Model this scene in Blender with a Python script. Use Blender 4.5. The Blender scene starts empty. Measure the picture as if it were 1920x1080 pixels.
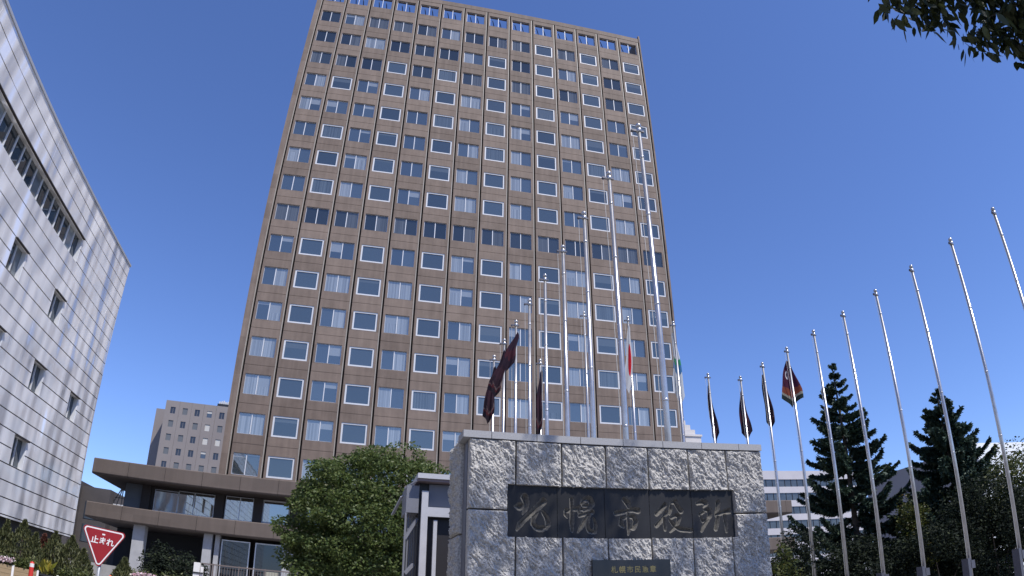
import bpy, math, random
import numpy as np
from mathutils import Vector, Matrix, noise

S = bpy.context.scene
COL = S.collection
PI = math.pi

# ------------------------------------------------------------------ camera
CX, CY, CZ = 9.066, -59.099, 1.5
cam_d = bpy.data.cameras.new('camera'); cam = bpy.data.objects.new('camera', cam_d); COL.objects.link(cam)
cam_d.type = 'PANO'; cam_d.panorama_type = 'FISHEYE_LENS_POLYNOMIAL'     # wide converter lens with barrel distortion
cam_d.sensor_fit = 'HORIZONTAL'; cam_d.sensor_width = 36.0; cam_d.sensor_height = 20.25
cam_d.fisheye_fov = math.radians(150)
K = [0.04207065193637004, 4.0732803924371506e-05, -1.2894580327289184e-05, 3.3168971568045015e-07]
cam_d.fisheye_polynomial_k0 = 0.0
cam_d.fisheye_polynomial_k1, cam_d.fisheye_polynomial_k2 = -K[0], -K[1]
cam_d.fisheye_polynomial_k3, cam_d.fisheye_polynomial_k4 = -K[2], -K[3]
cam_d.clip_start = 0.05; cam_d.clip_end = 5000
right = Vector((0.971662, -0.23624, 0.00798)); down = Vector((0.111495, 0.428291, -0.896736)); fwd = Vector((0.208427, 0.872214, 0.442493))
M = Matrix((right, -down, -fwd)).transposed().to_4x4(); M.translation = (CX, CY, CZ)
cam.matrix_world = M
S.camera = cam

# ------------------------------------------------------------------ light
SUN_EL = math.radians(57.5); SUN_AZ = math.radians(146.0)      # azimuth from +Y towards +X
sdir = Vector((math.sin(SUN_AZ)*math.cos(SUN_EL), math.cos(SUN_AZ)*math.cos(SUN_EL), math.sin(SUN_EL)))
W = bpy.data.worlds.new('World'); S.world = W; W.use_nodes = True
nt = W.node_tree; nt.nodes.clear()
sky = nt.nodes.new('ShaderNodeTexSky'); sky.sky_type = 'NISHITA'; sky.sun_disc = False
sky.sun_elevation = SUN_EL; sky.sun_rotation = SUN_AZ
sky.altitude = 200; sky.air_density = 1.0; sky.dust_density = 0.2; sky.ozone_density = 3.0
bg = nt.nodes.new('ShaderNodeBackground'); bg.inputs[1].default_value = 0.10
wo = nt.nodes.new('ShaderNodeOutputWorld')
tint = nt.nodes.new('ShaderNodeMix'); tint.data_type = 'RGBA'; tint.blend_type = 'MULTIPLY'; tint.inputs['Factor'].default_value = 1.0
tint.inputs['B'].default_value = (.78, .90, 1.28, 1)
nt.links.new(sky.outputs[0], tint.inputs['A']); nt.links.new(tint.outputs['Result'], bg.inputs[0]); nt.links.new(bg.outputs[0], wo.inputs[0])
sl = bpy.data.lights.new('sun', 'SUN'); sl.energy = 3.6; sl.angle = math.radians(0.5); sl.color = (1.0, 0.95, 0.88)
sun = bpy.data.objects.new('sun', sl); COL.objects.link(sun)
sun.rotation_euler = sdir.to_track_quat('Z', 'Y').to_euler(); sun.location = (40, -80, 90)
S.view_settings.view_transform = 'Standard'; S.view_settings.look = 'None'
S.view_settings.exposure = 0.52; S.view_settings.gamma = 1.0
S.cycles.max_bounces = 6; S.cycles.caustics_reflective = False; S.cycles.caustics_refractive = False

# ------------------------------------------------------------------ materials
MATS = {}
def ramp_mix(nt, fac, c1, c2):
    m = nt.nodes.new('ShaderNodeMix'); m.data_type = 'RGBA'
    m.inputs['A'].default_value = (*c1, 1); m.inputs['B'].default_value = (*c2, 1)
    nt.links.new(fac, m.inputs['Factor']); return m.outputs['Result']
def maprange(nt, v, a, b, c=0.0, d=1.0):
    m = nt.nodes.new('ShaderNodeMapRange'); nt.links.new(v, m.inputs['Value'])
    m.inputs['From Min'].default_value = a; m.inputs['From Max'].default_value = b
    m.inputs['To Min'].default_value = c; m.inputs['To Max'].default_value = d
    return m.outputs['Result']
def noise_tex(nt, scale, detail=4, stretch=(1, 1, 1), rough=0.55, rot=(0, 0, 0)):
    tc = nt.nodes.new('ShaderNodeNewGeometry')
    mp = nt.nodes.new('ShaderNodeMapping'); mp.inputs['Scale'].default_value = stretch; mp.inputs['Rotation'].default_value = rot
    nt.links.new(tc.outputs['Position'], mp.inputs['Vector'])
    n = nt.nodes.new('ShaderNodeTexNoise'); n.inputs['Scale'].default_value = scale; n.inputs['Detail'].default_value = detail
    n.inputs['Roughness'].default_value = rough
    nt.links.new(mp.outputs[0], n.inputs['Vector']); return n.outputs['Fac']
def mat(name, c1, c2=None, scale=1.0, rough=0.8, metal=0.0, bump=0.0, bscale=20, stretch=(1, 1, 1), spec=0.3, lo=0.3, hi=0.7, bstretch=(1, 1, 1), bdist=0.02, brot=(0, 0, 0)):
    if name in MATS: return MATS[name]
    m = bpy.data.materials.new(name); m.use_nodes = True; nt = m.node_tree
    p = nt.nodes['Principled BSDF']
    p.inputs['Roughness'].default_value = rough; p.inputs['Metallic'].default_value = metal
    p.inputs['Specular IOR Level'].default_value = spec
    if c2 is None: p.inputs['Base Color'].default_value = (*c1, 1)
    else:
        f = maprange(nt, noise_tex(nt, scale, 5, stretch), lo, hi)
        nt.links.new(ramp_mix(nt, f, c1, c2), p.inputs['Base Color'])
    if bump:
        b = nt.nodes.new('ShaderNodeBump'); b.inputs['Strength'].default_value = bump; b.inputs['Distance'].default_value = bdist
        nt.links.new(noise_tex(nt, bscale, 4, bstretch, rot=brot), b.inputs['Height']); nt.links.new(b.outputs[0], p.inputs['Normal'])
    MATS[name] = m; return m
def leaf_mat(name, cols, trans=0.3, rough=0.5):
    m = bpy.data.materials.new(name); m.use_nodes = True; nt = m.node_tree
    nt.nodes.clear(); out = nt.nodes.new('ShaderNodeOutputMaterial')
    g = nt.nodes.new('ShaderNodeNewGeometry')
    r = nt.nodes.new('ShaderNodeValToRGB'); r.color_ramp.interpolation = 'LINEAR'
    els = r.color_ramp.elements
    while len(els) < len(cols): els.new(0.5)
    for i, (p, c) in enumerate(cols): els[i].position = p; els[i].color = (*c, 1)
    nt.links.new(g.outputs['Random Per Island'], r.inputs[0])
    pb = nt.nodes.new('ShaderNodeBsdfPrincipled'); pb.inputs['Roughness'].default_value = rough; pb.inputs['Specular IOR Level'].default_value = 0.35
    tr = nt.nodes.new('ShaderNodeBsdfTranslucent')
    nt.links.new(r.outputs[0], pb.inputs['Base Color']); nt.links.new(r.outputs[0], tr.inputs[0])
    mx = nt.nodes.new('ShaderNodeMixShader'); mx.inputs[0].default_value = trans
    nt.links.new(pb.outputs[0], mx.inputs[1]); nt.links.new(tr.outputs[0], mx.inputs[2]); nt.links.new(mx.outputs[0], out.inputs[0])
    return m
def glass_mat(name, dark, cur, p_cur, refl=0.2, tint=(.85, .92, 1.0), stripes=7.0, wav=0.0, blinds=False):
    """window pane: reflecting surface over whatever hangs behind it (dark room or drawn curtain, random per pane)"""
    m = bpy.data.materials.new(name); m.use_nodes = True; nt = m.node_tree
    nt.nodes.clear(); out = nt.nodes.new('ShaderNodeOutputMaterial')
    g = nt.nodes.new('ShaderNodeNewGeometry')
    oi = nt.nodes.new('ShaderNodeObjectInfo')
    wn = nt.nodes.new('ShaderNodeTexWhiteNoise'); wn.noise_dimensions = '2D'
    cb = nt.nodes.new('ShaderNodeCombineXYZ'); nt.links.new(g.outputs['Random Per Island'], cb.inputs[0]); nt.links.new(oi.outputs['Random'], cb.inputs[1])
    nt.links.new(cb.outputs[0], wn.inputs['Vector']); RND = wn.outputs['Value']
    sep = nt.nodes.new('ShaderNodeSeparateXYZ'); nt.links.new(g.outputs['Position'], sep.inputs[0])
    # curtain folds: noise along x only
    cx = nt.nodes.new('ShaderNodeCombineXYZ'); nt.links.new(sep.outputs[0], cx.inputs[0])
    mul = nt.nodes.new('ShaderNodeMath'); mul.operation = 'MULTIPLY'; mul.inputs[1].default_value = 37.0
    nt.links.new(RND, mul.inputs[0]); nt.links.new(mul.outputs[0], cx.inputs[1])
    n = nt.nodes.new('ShaderNodeTexNoise'); n.inputs['Scale'].default_value = stripes; n.inputs['Detail'].default_value = 2
    nt.links.new(cx.outputs[0], n.inputs['Vector'])
    fold = maprange(nt, n.outputs['Fac'], 0.35, 0.65)
    ccol = ramp_mix(nt, fold, tuple(c*0.5 for c in cur), cur)
    isc = nt.nodes.new('ShaderNodeMath'); isc.operation = 'LESS_THAN'; isc.inputs[1].default_value = p_cur
    nt.links.new(RND, isc.inputs[0])
    mix = nt.nodes.new('ShaderNodeMix'); mix.data_type = 'RGBA'
    # room darkness varies a little from pane to pane
    n2 = nt.nodes.new('ShaderNodeTexWhiteNoise'); n2.noise_dimensions = '1D'; nt.links.new(mul.outputs[0], n2.inputs['W'])
    dcol = ramp_mix(nt, n2.outputs['Value'], dark, tuple(d*2.2 + 0.004 for d in dark))
    nt.links.new(isc.outputs[0], mix.inputs['Factor']); nt.links.new(dcol, mix.inputs['A']); nt.links.new(ccol, mix.inputs['B'])
    if blinds:                                            # roller blinds pulled down to a different height in every window
        def mth(op, a, b):
            q = nt.nodes.new('ShaderNodeMath'); q.operation = op
            for k, v in enumerate((a, b)):
                if isinstance(v, (int, float)): q.inputs[k].default_value = v
                else: nt.links.new(v, q.inputs[k])
            return q.outputs[0]
        zz = mth('SUBTRACT', mth('MODULO', mth('ADD', sep.outputs[2], 0.95-11.87+3.6*4), 3.6), 0.95)
        w2 = nt.nodes.new('ShaderNodeTexWhiteNoise'); w2.noise_dimensions = '1D'; nt.links.new(mth('ADD', mul.outputs[0], 3.3), w2.inputs['W'])
        lim = maprange(nt, w2.outputs['Value'], 0, 1, -.2, 2.6)
        mx2 = nt.nodes.new('ShaderNodeMix'); mx2.data_type = 'RGBA'; nt.links.new(mth('GREATER_THAN', zz, lim), mx2.inputs['Factor'])
        nt.links.new(mix.outputs['Result'], mx2.inputs['A']); mx2.inputs['B'].default_value = (*[c*.75 for c in cur], 1); mix = mx2
    d = nt.nodes.new('ShaderNodeBsdfDiffuse'); nt.links.new(mix.outputs['Result'], d.inputs[0])
    gl = nt.nodes.new('ShaderNodeBsdfGlossy'); gl.inputs['Roughness'].default_value = 0.02; gl.inputs['Color'].default_value = (*tint, 1)
    if wav:
        b = nt.nodes.new('ShaderNodeBump'); b.inputs['Strength'].default_value = wav; b.inputs['Distance'].default_value = 0.05
        nt.links.new(noise_tex(nt, 0.7, 2), b.inputs['Height']); nt.links.new(b.outputs[0], gl.inputs['Normal'])
    fr = nt.nodes.new('ShaderNodeFresnel'); fr.inputs['IOR'].default_value = 1.5
    rf = maprange(nt, fr.outputs[0], 0.04, 1.0, refl, 1.0)
    mx = nt.nodes.new('ShaderNodeMixShader'); nt.links.new(rf, mx.inputs[0])
    nt.links.new(d.outputs[0], mx.inputs[1]); nt.links.new(gl.outputs[0], mx.inputs[2]); nt.links.new(mx.outputs[0], out.inputs[0])
    return m

def tile_mat(name, c1, c2, px, pz):
    """tiled cladding: tone differs a little from panel to panel, with faint weather streaks running down"""
    m = bpy.data.materials.new(name); m.use_nodes = True; nt = m.node_tree; p = nt.nodes['Principled BSDF']
    p.inputs['Roughness'].default_value = .72; p.inputs['Specular IOR Level'].default_value = .25
    g = nt.nodes.new('ShaderNodeNewGeometry')
    dv = nt.nodes.new('ShaderNodeVectorMath'); dv.operation = 'MULTIPLY_ADD'; dv.inputs[1].default_value = (1/px, .0, 1/pz); dv.inputs[2].default_value = (.5, 0, -.02)
    fl = nt.nodes.new('ShaderNodeVectorMath'); fl.operation = 'FLOOR'
    nt.links.new(g.outputs['Position'], dv.inputs[0]); nt.links.new(dv.outputs[0], fl.inputs[0])
    wn = nt.nodes.new('ShaderNodeTexWhiteNoise'); nt.links.new(fl.outputs[0], wn.inputs['Vector'])
    f = maprange(nt, noise_tex(nt, .8, 5), .3, .7)
    st = maprange(nt, noise_tex(nt, 2.2, 4, (1, 1, .07)), .35, .75)
    def add(a, b, wt):
        q = nt.nodes.new('ShaderNodeMath'); q.operation = 'MULTIPLY_ADD'; q.inputs[1].default_value = wt; nt.links.new(b, q.inputs[0]); nt.links.new(a, q.inputs[2]); return q.outputs[0]
    z = nt.nodes.new('ShaderNodeValue'); z.outputs[0].default_value = 0.0
    t = add(add(add(z.outputs[0], f, .3), st, .35), wn.outputs['Value'], .35)
    nt.links.new(ramp_mix(nt, t, c1, c2), p.inputs['Base Color'])
    b = nt.nodes.new('ShaderNodeBump'); b.inputs['Strength'].default_value = .2; b.inputs['Distance'].default_value = .02
    nt.links.new(noise_tex(nt, 9, 3), b.inputs['Height']); nt.links.new(b.outputs[0], p.inputs['Normal'])
    MATS[name] = m; return m
TILE = tile_mat('brown_tile_cladding', (.115, .086, .068), (.262, .201, .161), 3.01135, 1.8)
TILE_DK = tile_mat('brown_tile_podium', (.100, .080, .068), (.152, .122, .104), 3.0, 3.0)
JOINT_SHADE = mat('dark_joint_and_shade', (.03, .026, .024), rough=0.9)
ALU = mat('grey_aluminium', (.55, .56, .58), rough=0.4, metal=0.5)
WHITE = mat('white_frame_paint', (.60, .61, .63), rough=0.45)
DARKM = mat('dark_steel', (.035, .037, .042), rough=0.5, metal=0.3)
GLASS = glass_mat('office_glass', (.016, .022, .028), (.29, .31, .32), 0.45, 0.27, tint=(.96, .88, .74), wav=0.06, blinds=True)
GLASSD = glass_mat('dark_floor_glass', (.012, .016, .021), (.10, .11, .12), 0.25, 0.12, tint=(.92, .88, .80), wav=0.06)
GLASSF = glass_mat('fixed_office_glass', (.018, .026, .034), (.09, .11, .125), 0.2, 0.20, tint=(.95, .87, .73), wav=0.06, blinds=True)
GLASSP = glass_mat('podium_glass', (.010, .013, .016), (.2, .22, .24), 0.0, 0.36, tint=(.95, .93, .86), wav=0.02)
GLASSB = glass_mat('street_glass', (.020, .026, .028), (.25, .27, .27), 0.2, 0.12, stripes=9)

def panel_metal():
    m = bpy.data.materials.new('brushed_aluminium_panels'); m.use_nodes = True; nt = m.node_tree
    p = nt.nodes['Principled BSDF']
    f = maprange(nt, noise_tex(nt, 0.45, 3), 0.3, 0.7)
    nt.links.new(ramp_mix(nt, f, (.90, .885, .885), (.94, .925, .92)), p.inputs['Base Color'])
    p.inputs['Metallic'].default_value = 0.4; p.inputs['Roughness'].default_value = 0.18
    b = nt.nodes.new('ShaderNodeBump'); b.inputs['Strength'].default_value = 1.0; b.inputs['Distance'].default_value = 0.6
    nt.links.new(noise_tex(nt, 0.6, 1, (1, 1, .35), rot=(0.25, 0, 0)), b.inputs['Height'])
    nt.links.new(b.outputs[0], p.inputs['Normal'])
    return m
PANEL = panel_metal()

# ------------------------------------------------------------------ mesh helpers
class MB:
    def __init__(s): s.v = []; s.f = []; s.m = []; s.mats = []
    def mi(s, m):
        if m not in s.mats: s.mats.append(m)
        return s.mats.index(m)
    def quad(s, a, b, c, d, m):
        n = len(s.v); s.v += [tuple(a), tuple(b), tuple(c), tuple(d)]; s.f.append((n, n+1, n+2, n+3)); s.m.append(s.mi(m))
    def poly(s, pts, m):
        n = len(s.v); s.v += [tuple(p) for p in pts]; s.f.append(tuple(range(n, n+len(pts)))); s.m.append(s.mi(m))
    def box(s, x0, y0, z0, x1, y1, z1, m):
        s.hexa([(x0, y0, z0), (x1, y0, z0), (x1, y1, z0), (x0, y1, z0), (x0, y0, z1), (x1, y0, z1), (x1, y1, z1), (x0, y1, z1)], m)
    def hexa(s, p, m):
        n = len(s.v); s.v += [tuple(q) for q in p]; k = s.mi(m)
        for f in ((0, 3, 2, 1), (4, 5, 6, 7), (0, 1, 5, 4), (1, 2, 6, 5), (2, 3, 7, 6), (3, 0, 4, 7)):
            s.f.append(tuple(n+i for i in f)); s.m.append(k)
    def bar(s, a, b, w, m, h=None):
        """square bar from a to b"""
        a = Vector(a); b = Vector(b); d = (b-a).normalized(); h = h or w
        u = d.cross(Vector((0, 0, 1)));  u = Vector((1, 0, 0)) if u.length < 1e-4 else u.normalized()
        v = u.cross(d).normalized(); u *= w/2; v *= h/2
        s.hexa([a-u-v, a+u-v, a+u+v, a-u+v, b-u-v, b+u-v, b+u+v, b-u+v], m)
    def tube(s, pts, rad, m, n=10, cap=True):
        pts = [Vector(p) for p in pts]; k = s.mi(m); base = len(s.v)
        for i, p in enumerate(pts):
            d = (pts[min(i+1, len(pts)-1)]-pts[max(i-1, 0)]).normalized()
            u = d.cross(Vector((0, 1, 0.001))) if abs(d.y) < .9 else d.cross(Vector((1, 0, 0)))
            u.normalize(); v = d.cross(u)
            r = rad[i] if isinstance(rad, (list, tuple)) else rad
            for j in range(n):
                a = 2*PI*j/n; s.v.append(tuple(p+u*(r*math.cos(a))+v*(r*math.sin(a))))
        for i in range(len(pts)-1):
            for j in range(n):
                s.f.append((base+i*n+j, base+i*n+(j+1) % n, base+(i+1)*n+(j+1) % n, base+(i+1)*n+j)); s.m.append(k)
        if cap:
            s.f.append(tuple(base+j for j in range(n))[::-1]); s.m.append(k)
            s.f.append(tuple(base+(len(pts)-1)*n+j for j in range(n))); s.m.append(k)
    def lathe(s, c, prof, m, n=16):
        """prof: list of (r, z) relative to c"""
        s.tube([(c[0], c[1], c[2]+z) for r, z in prof], [max(r, 1e-4) for r, z in prof], m, n)
    def sphere(s, c, r, m, n=12):
        s.lathe(c, [(r*math.sin(PI*i/8), -r*math.cos(PI*i/8)) for i in range(9)], m, n)
    def build(s, name, parent=None, smooth=False):
        me = bpy.data.meshes.new(name); me.from_pydata(s.v, [], s.f); 
        for m in s.mats: me.materials.append(m)
        me.polygons.foreach_set('material_index', s.m)
        if smooth: me.polygons.foreach_set('use_smooth', [True]*len(s.f))
        me.update()
        return link(name, me, parent)
def build_split(mb, name, parent=None, smooth=False):
    """one object per loose piece (each primitive added to the builder is a piece)"""
    n = len(mb.v); root = list(range(n))
    def find(a):
        while root[a] != a: root[a] = root[root[a]]; a = root[a]
        return a
    for f in mb.f:
        r = find(f[0])
        for k in f[1:]: root[find(k)] = r
    groups = {}
    for f, m in zip(mb.f, mb.m): groups.setdefault(find(f[0]), []).append((f, m))
    out = []
    for fs in groups.values():
        q = MB(); q.mats = list(mb.mats); idx = {}
        for f, m in fs:
            nf = []
            for k in f:
                if k not in idx: idx[k] = len(q.v); q.v.append(mb.v[k])
                nf.append(idx[k])
            q.f.append(tuple(nf)); q.m.append(m)
        out.append(q.build(name, parent, smooth))
    return out
def link(name, me, parent=None):
    o = bpy.data.objects.new(name, me); COL.objects.link(o)
    if parent is not None: o.parent = parent
    return o
def tag(o, label=None, cat=None, group=None, kind=None):
    if label: o['label'] = label
    if cat: o['category'] = cat
    if group: o['group'] = group
    if kind: o['kind'] = kind
    return o
def thing(name, label, cat, loc=(0, 0, 0), rz=0, group=None):
    o = bpy.data.objects.new(name, None); COL.objects.link(o); o.location = loc; o.rotation_euler = (0, 0, rz)
    o.empty_display_size = 0.5
    return tag(o, label, cat, group)
def copy_tree(o, parent=None, name=None):
    c = o.copy(); COL.objects.link(c)
    if parent is not None: c.parent = parent
    for ch in list(o.children): copy_tree(ch, c)
    return c
def fast_mesh(name, V, nper, m, parent=None, smooth=False):
    """V: (N*nper,3) array, each run of nper vertices one face"""
    V = np.asarray(V, dtype=np.float32).reshape(-1, 3); nv = len(V); nf = nv//nper
    me = bpy.data.meshes.new(name); me.vertices.add(nv); me.vertices.foreach_set('co', V.ravel())
    me.loops.add(nv); me.loops.foreach_set('vertex_index', np.arange(nv, dtype=np.int32))
    me.polygons.add(nf); me.polygons.foreach_set('loop_start', np.arange(0, nv, nper, dtype=np.int32))
    me.materials.append(m); me.update(calc_edges=True); me.validate()
    return link(name, me, parent)
def grid_mesh(name, P, m, parent=None, smooth=True):
    """P: (ny,nx,3)"""
    ny, nx = P.shape[:2]
    idx = np.arange(ny*nx).reshape(ny, nx)
    F = np.stack([idx[:-1, :-1], idx[:-1, 1:], idx[1:, 1:], idx[1:, :-1]], -1).reshape(-1, 4)
    me = bpy.data.meshes.new(name); me.from_pydata(P.reshape(-1, 3).tolist(), [], F.tolist()); me.materials.append(m)
    if smooth: me.polygons.foreach_set('use_smooth', [True]*len(F))
    me.update(); return link(name, me, parent)

def stepped(mb, xb, zb, D, O, U, N, MI, thick=0.3):
    """stepped facade: cell (i,j) of breaks xb, zb lies D[j][i] behind the plane (None = open hole). O origin, U along, N outward"""
    O = Vector(O); U = Vector(U); N = Vector(N); Z = Vector((0, 0, 1))
    def P(x, z, d): return O+U*x+Z*z-N*d
    nx, nz = len(xb)-1, len(zb)-1
    for j in range(nz):
        i = 0
        while i < nx:
            d = D[j][i]
            if d is None: i += 1; continue
            k = i                                    # merge equal neighbours along x
            while k+1 < nx and D[j][k+1] == d and MI[j][k+1] is MI[j][i]: k += 1
            mb.quad(P(xb[i], zb[j], d), P(xb[k+1], zb[j], d), P(xb[k+1], zb[j+1], d), P(xb[i], zb[j+1], d), MI[j][i]); i = k+1
    g = lambda j, i: thick if D[j][i] is None else D[j][i]
    for j in range(nz):
        for i in range(nx-1):
            a, b = g(j, i), g(j, i+1)
            if a != b:
                m = MI[j][i] if a < b else MI[j][i+1]
                mb.quad(P(xb[i+1], zb[j], a), P(xb[i+1], zb[j], b), P(xb[i+1], zb[j+1], b), P(xb[i+1], zb[j+1], a), m)
    for j in range(nz-1):
        for i in range(nx):
            a, b = g(j, i), g(j+1, i)
            if a != b:
                m = MI[j][i] if a < b else MI[j+1][i]
                mb.quad(P(xb[i], zb[j+1], a), P(xb[i+1], zb[j+1], a), P(xb[i+1], zb[j+1], b), P(xb[i], zb[j+1], b), m)

# ------------------------------------------------------------------ ground
g = MB(); g.quad((-900, -500, 0), (900, -500, 0), (900, 1800, 0), (-900, 1800, 0), mat('plaza_ground', (.20, .19, .18), (.26, .25, .235), scale=0.3, rough=0.9, bump=.2, bscale=14))
tag(g.build('ground'), kind='structure')
g = MB(); g.quad((-45, -62, .004), (-12.5, -62, .004), (-12.5, 20, .004), (-45, 20, .004), mat('asphalt', (.045, .045, .047), (.06, .06, .06), scale=3, rough=.9))
for k in range(12): g.quad((-28.1, -60+k*7, .008), (-27.9, -60+k*7, .008), (-27.9, -56+k*7, .008), (-28.1, -56+k*7, .008), mat('road_paint', (.7, .7, .68)))
tag(g.build('road'), kind='structure')
g = MB(); g.box(-15, -10, .0, 52, 22, 1.9, mat('granite_paving', (.28, .27, .26), (.36, .35, .34), scale=2, rough=.85))
for k in range(11): g.box(0, -10.35-k*.35, 0, 40, -10.0-k*.35-0.002, 1.9-.165*(k+1), mat('granite_paving', (.3, .3, .3)))
tag(g.build('terrace'), kind='structure')

# ------------------------------------------------------------------ tower
BAY = 3.01135; Z0 = 11.87; FL = 3.6
def rowz(r): return Z0+FL*r+(0.2 if r == 16 else 0)
XL, XR, ZTOP, DEPTH = -2.14, 40.92, 72.05, 22.0
tower = thing('office_tower', 'tall brown tiled office tower with a regular grid of windows', 'office building', (0, 0, 0))
xb = [XL]
for i in range(15):
    b = (i-.5)*BAY; xb += [b-.135, b+.135]
    if i < 14: xb += [i*BAY-1.15, i*BAY-.01, i*BAY+.01, i*BAY+1.15]
xb.append(XR); xb = sorted(set(round(x, 4) for x in xb))
# drop the helper mid lines of a bay
xb = [x for x in xb if not any(abs(abs(x-i*BAY)-.01) < 1e-3 for i in range(14))]
zb = [8.9]
for r in range(17):
    z = rowz(r); zb += [z-1.82, z-1.785, z-.95, z+.95]
zb += [71.25, 71.33, ZTOP]; zb = sorted(zb)
def cell_t(x, z):
    i = round(x/BAY); dx = x-i*BAY
    groove = any(abs(x-(k-.5)*BAY) < .135 for k in range(15))
    if z > 71.33: return 0.0
    if z > 71.25: return 0.06
    if groove: return 0.24
    if not (0 <= i <= 13): return 0.0
    for r in range(17):
        zc = rowz(r)
        if abs(z-zc) < .95 and abs(dx) < 1.15: return None if r == 16 else 0.2
        if abs(z-(zc-1.8025)) < .02: return 0.035
    return 0.0
D = [[cell_t((xb[i]+xb[i+1])/2, (zb[j]+zb[j+1])/2) for i in range(len(xb)-1)] for j in range(len(zb)-1)]
MI = [[JOINT_SHADE if D[j][i] == 0.24 else TILE for i in range(len(xb)-1)] for j in range(len(zb)-1)]  # groove backs coloured dark to stand in for the shade inside them
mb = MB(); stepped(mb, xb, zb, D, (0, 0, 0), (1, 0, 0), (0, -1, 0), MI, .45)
# side and back walls, roof at the plant floor, parapet returns
for (x, s) in ((XL, -1), (XR, 1)):
    mb.quad((x, 0, 8.9), (x, DEPTH, 8.9), (x, DEPTH, ZTOP), (x, 0, ZTOP), TILE)
    mb.quad((x-s*.45, .45, 67.9), (x-s*.45, DEPTH, 67.9), (x-s*.45, DEPTH, ZTOP), (x-s*.45, .45, ZTOP), TILE)
mb.quad((XL, DEPTH, 8.9), (XR, DEPTH, 8.9), (XR, DEPTH, 67.9), (XL, DEPTH, 67.9), TILE)
mb.quad((XL, .45, 67.85), (XR, .45, 67.85), (XR, DEPTH, 67.85), (XL, DEPTH, 67.85), JOINT_SHADE)
mb.quad((XL, 0, ZTOP), (XR, 0, ZTOP), (XR, .45, ZTOP), (XL, .45, ZTOP), TILE)
mb.quad((XL, .45, 71.25-.6), (XR, .45, 71.25-.6), (XR, .45, ZTOP), (XL, .45, ZTOP), TILE)
mb.build('wall', tower)
mb = MB()
for x0, x1 in ((XL-.06, -1.505-.14), (13.5*BAY+.14, XR+.06)): mb.box(x0, -.07, 9.0, x1, .3, ZTOP+.55, TILE)
build_split(mb, 'corner_pier', tower)
mb = MB()
for i in range(14):
    c = i*BAY
    for k in range(2): mb.bar((c-.55+k*.95, 1.2, 71.1), (c-.2+k*.95, .7, 68.2), .08, DARKM)
build_split(mb, 'roof_brace', tower)

STRIP = mat('lit_jamb_metal_strip', (.30, .262, .22), (.36, .32, .27), scale=1.5, stretch=(1, 1, .3), rough=.5)  # pale rail whose tone also paints the sunlit left jamb of each groove
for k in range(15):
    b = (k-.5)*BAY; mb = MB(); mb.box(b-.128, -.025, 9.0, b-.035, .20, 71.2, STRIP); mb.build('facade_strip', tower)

def sliding_frame(mb, c, z, y0=0.1):
    w, h = 1.15, .95; f = .045
    mb.box(c-w, y0, z-h, c-w+f, y0+.08, z+h, ALU); mb.box(c+w-f, y0, z-h, c+w, y0+.08, z+h, ALU)
    mb.box(c-w+f, y0, z-h, c+w-f, y0+.08, z-h+f, ALU); mb.box(c-w+f, y0, z+h-f, c+w-f, y0+.08, z+h, ALU)
    mb.box(c-.04, y0-.02, z-h+f, c+.04, y0+.08, z+h-f, WHITE)
def sliding_pane(mb, c, z, y0=.15, gm=None):
    for a, b in ((-1.105, -.04), (.04, 1.105)):
        mb.quad((c+a, y0, z-.905), (c+b, y0, z-.905), (c+b, y0, z+.905), (c+a, y0, z+.905), gm or GLASS)
mb = MB(); sliding_frame(mb, 0, 0); sw_f = mb.build('sliding_window', tower)
mb = MB(); sliding_pane(mb, 0, 0); sw_p = mb.build('pane', sw_f)
mb = MB(); sliding_pane(mb, 0, 0, .15, GLASSD); q_ = mb.build('dark_pane'); dark_pane_mesh = q_.data; bpy.data.objects.remove(q_)
DARK_ROWS = (7, 13, 14, 15)
mb = MB(); w, h, f = 1.15, .95, .15
mb.box(-w, .05, -h, -w+f, .19, h, WHITE); mb.box(w-f, .05, -h, w, .19, h, WHITE)
mb.box(-w+f, .05, -h, w-f, .19, -h+f, WHITE); mb.box(-w+f, .05, h-f, w-f, .19, h, WHITE)
fw_f = mb.build('framed_window', tower)
mb = MB(); mb.quad((-w+f, .12, -h+f), (w-f, .12, -h+f), (w-f, .12, h-f), (-w+f, .12, h-f), GLASSF); fw_p = mb.build('pane', fw_f)
FRAMED = {}
for r in range(17): FRAMED[r] = {0: {1, 3, 5, 7, 9, 11, 13}, 7: set(), 16: set(), 15: {9, 11, 13}, 14: {7, 9, 11, 13}, 13: {3, 5, 7, 9, 11, 13}, 11: {3, 5, 7, 9, 11, 13}}.get(r, {1, 3, 5, 7, 9, 11, 13})
used_s = used_f = 0; fr_mb = MB(); pn_mb = MB(); grille = MB()
for r in range(17):
    for i in range(14):
        loc = Vector((i*BAY, 0, rowz(r)))
        if r == 16:
            grille = MB(); sliding_frame(grille, loc.x, loc.z, .12); grille.build('rooftop_opening_frame', tower); continue
        if i in FRAMED[r]:
            o = fw_f if used_f == 0 else copy_tree(fw_f, tower); o.location = loc; used_f += 1
        elif used_s < 100:
            o = sw_f if used_s == 0 else copy_tree(sw_f, tower); o.location = loc; used_s += 1
            if r in DARK_ROWS: o.children[0].data = dark_pane_mesh
        else:
            sliding_frame(fr_mb, loc.x, loc.z); sliding_pane(pn_mb, loc.x, loc.z, .15, GLASSD if r in DARK_ROWS and (r == 7 or (i*7+r*3) % 4) else GLASS)
o = fr_mb.build('upper_sliding_windows', tower); o['kind'] = 'stuff'
pn_mb.build('pane', o)

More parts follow.
